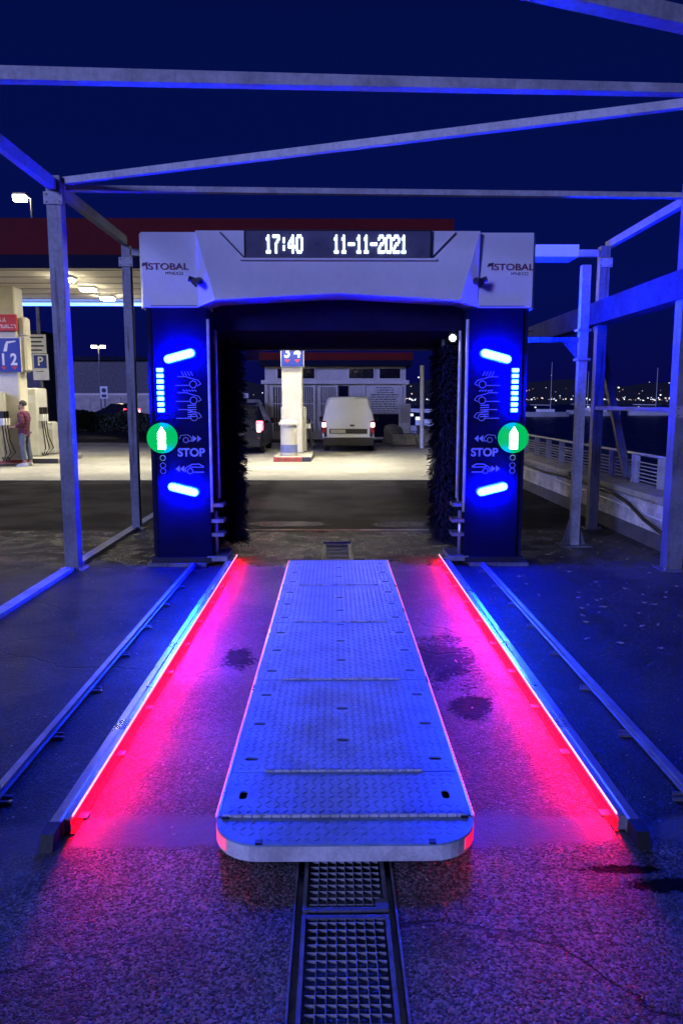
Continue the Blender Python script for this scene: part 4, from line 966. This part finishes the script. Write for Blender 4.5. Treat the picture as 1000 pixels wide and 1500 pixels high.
MB().cbox(-0.24, 0.24, -0.2, 0.2, 0.05, 1.55, 0.02).build('cabinet_body', M['signgrey'], cb); MB().box(-0.20, 0.20, -0.208, -0.2005, 0.75, 1.5).build('cabinet_door', M['wall'], cb)

# ------------------------------------------------------------------ person at the pump
def skin_mesh(name, joints, edges, m, parent, root=0, sub=2):
    me = bpy.data.meshes.new(name); me.from_pydata([j[0] for j in joints], edges, []); me.materials.append(m)
    o = bpy.data.objects.new(name, me); COL.objects.link(o); o.parent = parent
    md = o.modifiers.new('skin', 'SKIN'); md.use_smooth_shade = True
    for v, j in zip(me.skin_vertices[0].data, joints):
        v.radius = j[1] if isinstance(j[1], tuple) else (j[1], j[1]); v.use_root = False
    me.skin_vertices[0].data[root].use_root = True
    sb = o.modifiers.new('sub', 'SUBSURF'); sb.levels = sub; sb.render_levels = sub
    return o
PR = thing('person', 'person in plaid jacket and jeans standing at the fuel pump', 'person', (-7.87, 19.72, 0.006))
# faces -x (towards the pump); y = depth
jb = [((0, 0, 0.90), 0.05), ((0.01, 0, 1.10), 0.075), ((0.02, 0, 1.30), 0.085), ((0.0, 0, 1.42), 0.055), ((-0.015, 0, 1.50), 0.075), ((-0.02, 0, 1.60), 0.085),
      ((0.02, -0.17, 1.34), 0.05), ((0.05, -0.21, 1.10), 0.042), ((-0.16, -0.19, 1.00), 0.032), ((-0.24, -0.18, 0.99), 0.028),
      ((0.02, 0.17, 1.34), 0.05), ((0.04, 0.20, 1.10), 0.042), ((-0.17, 0.14, 1.02), 0.032), ((-0.25, 0.12, 1.02), 0.028),
      ((0.0, -0.09, 0.82), 0.05), ((-0.01, -0.10, 0.48), 0.058), ((0.03, -0.10, 0.09), 0.04), ((-0.10, -0.11, 0.04), 0.032),
      ((0.02, 0.09, 0.82), 0.05), ((0.05, 0.10, 0.48), 0.058), ((0.10, 0.11, 0.09), 0.04), ((-0.03, 0.12, 0.04), 0.032)]
eb = [(0,1),(1,2),(2,3),(3,4),(4,5),(2,6),(6,7),(7,8),(8,9),(2,10),(10,11),(11,12),(12,13),(0,14),(14,15),(15,16),(16,17),(0,18),(18,19),(19,20),(20,21)]
bd = skin_mesh('body', jb, eb, M['skin'], PR)
for s, (hx, hy, hz) in ((-1, (-0.24, -0.18, 0.99)), (1, (-0.25, 0.12, 1.02))):
    for k in range(4):
        y = hy - 0.027 + 0.018*k; L = (0.060, 0.070, 0.066, 0.05)[k]
        MB().path([(hx - 0.005, y, hz), (hx - 0.02 - L*0.5, y, hz + 0.004), (hx - 0.02 - L*0.9, y, hz - 0.015), (hx - 0.02 - L*0.95, y, hz - 0.038)], 0.0085, 6).build('finger', M['skin'], bd, smooth=True)
    MB().path([(hx + 0.01, hy - 0.025, hz + 0.012), (hx - 0.02, hy - 0.045, hz + 0.018), (hx - 0.05, hy - 0.040, hz + 0.0)], 0.010, 6).build('thumb', M['skin'], bd, smooth=True)
jk = [((0.0, 0, 0.69), (0.16, 0.13)), ((0.0, 0, 0.82), (0.155, 0.125)), ((0.01, 0, 1.0), (0.155, 0.13)), ((0.03, 0, 1.2), (0.16, 0.14)), ((0.03, 0, 1.34), (0.14, 0.12)), ((0.0, 0, 1.43), 0.075),
      ((0.02, -0.18, 1.33), 0.075), ((0.06, -0.225, 1.10), 0.068), ((-0.13, -0.20, 1.01), 0.05), ((0.02, 0.18, 1.33), 0.075), ((0.05, 0.22, 1.10), 0.068), ((-0.14, 0.15, 1.03), 0.05)]
skin_mesh('jacket', jk, [(0,1),(1,2),(2,3),(3,4),(4,5),(4,6),(6,7),(7,8),(4,9),(9,10),(10,11)], M['plaid'], PR)
jj = [((0.0, 0, 0.88), (0.12, 0.13)), ((0.0, -0.09, 0.78), 0.095), ((-0.01, -0.10, 0.48), 0.072), ((0.025, -0.10, 0.13), 0.06), ((0.02, 0.09, 0.78), 0.095), ((0.05, 0.10, 0.48), 0.072), ((0.095, 0.11, 0.13), 0.06)]
skin_mesh('jeans', jj, [(0,1),(1,2),(2,3),(0,4),(4,5),(5,6)], M['denim'], PR)
for x, y in ((0.0, -0.10), (0.06, 0.11)):
    MB().prism([(x - 0.19, 0.004), (x + 0.08, 0.004), (x + 0.085, 0.05), (x + 0.05, 0.10), (x - 0.03, 0.10), (x - 0.14, 0.06), (x - 0.195, 0.035)], 'y', y - 0.05, y + 0.05).build('shoe', M['shoe'], PR)
def ellip(name, c, rx, ry, rz, m, parent, zmin=-2, xmin=-9):
    bm = bmesh.new(); bmesh.ops.create_uvsphere(bm, u_segments=16, v_segments=10, radius=1.0)
    for v in bm.verts: v.co = Vector((c[0] + v.co.x*rx, c[1] + v.co.y*ry, c[2] + max(v.co.z, zmin)*rz))
    me = bpy.data.meshes.new(name); bm.to_mesh(me); bm.free(); me.materials.append(m)
    for p in me.polygons: p.use_smooth = True
    o = bpy.data.objects.new(name, me); COL.objects.link(o); o.parent = parent; return o
ellip('hair', (0.015, 0, 1.585), 0.098, 0.088, 0.092, M['hair'], bd, zmin=-0.55)
ellip('beard', (-0.05, 0, 1.475), 0.05, 0.062, 0.05, M['hair'], bd)
for y in (-0.084, 0.084): ellip('ear', (0.005, y, 1.54), 0.018, 0.012, 0.03, M['skin'], bd)
ellip('nose', (-0.112, 0, 1.535), 0.022, 0.014, 0.022, M['skin'], bd)
for y in (-0.03, 0.03): ellip('eye', (-0.094, y, 1.558), 0.010, 0.012, 0.008, M['sticker'], bd)
ellip('mouth', (-0.098, 0, 1.495), 0.010, 0.024, 0.006, mat('lip', (0.30, 0.10, 0.09), 0.5), bd)
nz = thing('fuel_nozzle', 'fuel nozzle held in the hands of the person at the pump', 'nozzle', (-8.17, 19.60, 0.99))
MB().box(-0.07, 0.09, -0.02, 0.02, -0.02, 0.03).build('grip', M['black'], nz); MB().path([(-0.07, 0, 0.0), (-0.15, 0, 0.0), (-0.20, 0, -0.05)], 0.012, 7).build('spout', M['gloss_steel'], nz)
tag(MB().cbox(-8.33, -8.05, 20.05, 20.25, 0.45, 1.02, 0.02).build('red_bin', M['redsign']), 'red box on the pump side in front of the person', 'box')

# ------------------------------------------------------------------ far left: signs, lamps, hedge, fence, cars
def lamp(x, y, h, lab, side, two=False, r=0.10):
    o = thing('street_lamp', lab, 'street lamp', (x, y, 0), group='street lamps beyond the station')
    MB().tube((0, 0, 0), (0, 0, h), 0.07, 8, 0.045).build('lamp_post', M['steel'], o)
    for sd in ((-1, 1) if two else (side,)):
        MB().tube((0, 0, h - 0.02), (sd*0.25, 0, h + 0.12), 0.035, 6).build('lamp_arm', M['steel'], o)
        hd_ = MB().cbox(sd*0.4 - 0.26, sd*0.4 + 0.26, -0.14, 0.14, h + 0.08, h + 0.20, 0.03).build('lamp_head', M['steel'], o)
        MB().box(sd*0.4 - 0.22, sd*0.4 + 0.22, -0.16, 0.11, h - 0.10, h + 0.079).build('lamp_glass', M['street'], hd_)
    return o
lamp(-11.2, 30.0, 9.1, 'tall street lamp glowing above the red canopy fascia', -1)
lamp(-21.5, 72.0, 6.6, 'twin armed street lamp seen between the two left frame posts', 1, True)
lamp(-27.0, 77.0, 8.2, 'street lamp close beside the near left frame post', 1)
lamp(-33.5, 94.0, 9.0, 'small far street lamp left of the near left frame post', 1, True)
ps = thing('parking_sign', 'blue P parking sign under a white text board behind the pumps', 'sign', (-9.75, 26.0, 0))
MB().tube((0.05, 0.05, 0), (0.05, 0.05, 5.0), 0.05, 8).build('sign_pole', M['steel'], ps)
tb = MB().box(-0.42, 0.28, -0.02, 0.0, 3.22, 3.83).build('text_board', M['signgrey'], ps)
for k in range(4): MB().box(-0.36, 0.14 + 0.06*(k % 2), -0.026, -0.0205, 3.30 + 0.135*k, 3.35 + 0.135*k).build('text_line', M['ink'], tb)
pbd = MB().box(-0.20, 0.32, -0.02, 0.0, 2.35, 3.20).build('p_board', M['signgrey'], ps)
MB().cbox(-0.15, 0.27, -0.028, -0.0205, 2.74, 3.16, 0.003).build('blue_square', M['bluesign'], pbd)
text('p_letter', 'P', 0.40, M['signwhite'], pbd, (0.06, -0.031, 2.95), sx=0.95, bold=0.008)
mat_sq = MB().box(-0.10, 0.16, -0.026, -0.0205, 2.62, 2.64).build('text_line', M['ink'], pbd)
rs_ = thing('road_sign', 'small white road sign with dark round symbol beyond the hedge', 'sign', (-20.0, 68.0, 0))
MB().tube((0, 0.05, 0), (0, 0.05, 2.9), 0.04, 6).build('sign_pole', M['steel'], rs_)
MB().box(-0.32, 0.32, -0.02, 0.0, 1.9, 2.95).build('sign_face', M['signwhite'], rs_)
MB().disc((0, 2.6), 0.2, 0.2, -0.03, -0.021, 16).build('round_symbol', M['ink'], rs_); MB().box(-0.2, 0.2, -0.03, -0.021, 2.0, 2.25).build('text_line', M['ink'], rs_)
fn = thing('panel_fence', 'long pale panel fence behind the parked cars at the left', 'fence', (0, 0, 0))
f0 = None
for k in range(22):
    x = -44 + k*1.6
    if f0 is None: f0 = MB().box(-0.77, 0.77, -0.05, 0.05, 0.0, 2.3).build('fence_panel', M['fence'], fn, (x, 82, 0))
    else: clone(f0, fn, (x, 82 + 0.05*(k % 2), 0))
MB().box(-45, -9, 82.06, 82.12, 2.0, 2.5).build('fence_rail', M['wall'], fn)
bg = thing('warehouse', 'dark flat roofed warehouse beyond the panel fence', 'building', (-30, 100, 0))
MB().box(-26, 12, 0, 20, 0, 6.8).build('wall', M['plinth'], bg); MB().box(-26.4, 12.4, -0.5, 20.4, 6.8, 7.3).build('roof', M['navy'], bg)
b2 = thing('dark_shed', 'dark flat shed rising behind the parking sign', 'building', (-15.9, 40.0, 0))
MB().box(-1.6, 0.95, 0, 3, 0, 5.0).build('wall', M['plinth'], b2); MB().box(-1.7, 1.05, -0.1, 3.1, 5.0, 5.2).build('roof', M['hill'], b2)
hg = MB(); rn = random.Random(9)
for k in range(9000):
    x = rn.uniform(-26, -8.6); y = 41.0 + (x + 9)*-0.55 + rn.uniform(-0.6, 0.6); z = rn.uniform(0, 1.05) + 0.12*math.sin(x*2.1)
    a = Vector((rn.uniform(-1, 1), rn.uniform(-1, 1), rn.uniform(-1, 1))).normalized()*0.09; b = a.orthogonal().normalized()*0.06; c = Vector((x, y, max(z, 0.02)))
    hg.add([c - a, c + b, c + a, c - b], [[0, 1, 2, 3]])
kind(hg.build('low_hedge', M['hedge']), 'stuff')
hatchback('parked_car', 'small red tail lamp car parked beyond the low hedge', (-17.2, 66.5, 0), R(55), M['car'], 'cars parked beyond the hedge')
hatchback('parked_car', 'silver car parked beyond the hedge next to the frame post', (-25.3, 74.0, 0), R(80), M['steel'], 'cars parked beyond the hedge', lit=False)
hatchback('parked_car', 'dark car parked beyond the hedge right of the tall grey pump', (-20.6, 60.0, 0), R(80), M['car'], None, lit=False)

# ------------------------------------------------------------------ boats in the marina
def yacht(x, y, L, mh, lab):
    o = thing('yacht', lab, 'yacht', (x, y, -1.3), random.uniform(-0.5, 0.5), 'yachts moored in the marina')
    st = []
    for k, (f, w) in enumerate(((-0.5, 0.30), (-0.2, 0.42), (0.15, 0.38), (0.4, 0.18), (0.5, 0.02))):
        W_ = w * L * 0.32; st.append([(f*L, -W_, 0.9), (f*L, -W_*0.7, -0.1), (f*L, W_*0.7, -0.1), (f*L, W_, 0.9)])
    loft(st).build('hull', M['hull'], o)
    MB().cbox(-0.25*L, 0.12*L, -0.08*L, 0.08*L, 0.9, 1.45, 0.05).build('cabin', M['signwhite'], o)
    MB().tube((0.05*L, 0, 0.9), (0.05*L, 0, mh), 0.05, 6, 0.03).build('mast', M['signwhite'], o)
    MB().tube((0.05*L, 0, 2.2), (-0.42*L, 0, 2.3), 0.07, 6).build('boom', M['signwhite'], o)
    MB().box(-0.3*L - 0.12, -0.3*L + 0.12, -0.12, 0.12, 1.7, 1.9).build('deck_lamp', M['city'], o)
for (x, y, L, mh, lab) in ((9.0, 66, 8, 9, 'yacht seen just right of the white post'), (7.6, 52, 7, 8, 'yacht moored nearest the kiosk'), (42, 152, 9, 10.5, 'yacht with a mast right of the gantry edge'), (55, 160, 9, 11, 'yacht left of the free standing pole'),
                        (68, 165, 10, 10, 'yacht behind the diagonal strut'), (74, 150, 9, 12, 'yacht between the strut and the right post'), (83, 148, 10, 13.5, 'tallest masted yacht left of the right post'), (60, 185, 9, 10, 'yacht far out behind the far right frame post')):
    yacht(x, y, L, mh, lab)

# ------------------------------------------------------------------ small litter on the ground
lf = MB(); rn = random.Random(17)
for k in range(150):
    if k < 90: x = rn.uniform(1.7, 3.5); y = rn.uniform(4.6, 9.3)
    else: x = rn.uniform(-2.4, 3.2); y = rn.uniform(1.9, 8.5)
    if abs(x - 0.04) < 0.6 and y > 2.4: continue
    if min(abs(x + 1.02), abs(x - 1.11), abs(x + 1.417), abs(x - 1.497)) < 0.16: continue
    L = rn.uniform(0.015, 0.04) if k < 90 else rn.uniform(0.006, 0.016); a = rn.uniform(0, 6.3); c, sn = math.cos(a), math.sin(a); w = L*0.45
    def q(u, v, z): return (x + u*c - v*sn, y + u*sn + v*c, z)
    lf.add([q(-L, 0, 0.002), q(-L*0.2, -w, 0.010), q(L*0.5, -w*0.6, 0.006), q(L, 0, 0.016), q(L*0.4, w*0.7, 0.004), q(-L*0.3, w, 0.012)], [[0, 1, 2, 3, 4, 5]])
kind(lf.build('fallen_leaves', M['leaf']), 'stuff')
gv_ = MB(); rn = random.Random(23)
for k in range(2600):
    y = 1.2 + 5.5*rn.random()**1.6; x = rn.uniform(-0.75*y - 0.2, 0.75*y + 0.2)
    if abs(x - 0.04) < 0.56 and y > 2.5 or abs(x - 0.035) < 0.19: continue
    if min(abs(x + 1.02), abs(x - 1.11), abs(x + 1.417), abs(x - 1.497)) < 0.07: continue
    r = rn.choice((0.002, 0.0025, 0.003, 0.003, 0.004, 0.006))
    a = rn.uniform(0, 6.3); vs = []
    for i in range(5): vs.append((x + r*math.cos(a + i*1.257)*rn.uniform(0.7, 1.3), y + r*math.sin(a + i*1.257)*rn.uniform(0.7, 1.3), 0.0))
    vs.append((x + rn.uniform(-1, 1)*r*0.3, y + rn.uniform(-1, 1)*r*0.3, r*rn.uniform(0.6, 1.0)))
    gv_.add(vs, [[i, (i+1) % 5, 5] for i in range(5)])
kind(gv_.build('gravel', M['pebble']), 'stuff')
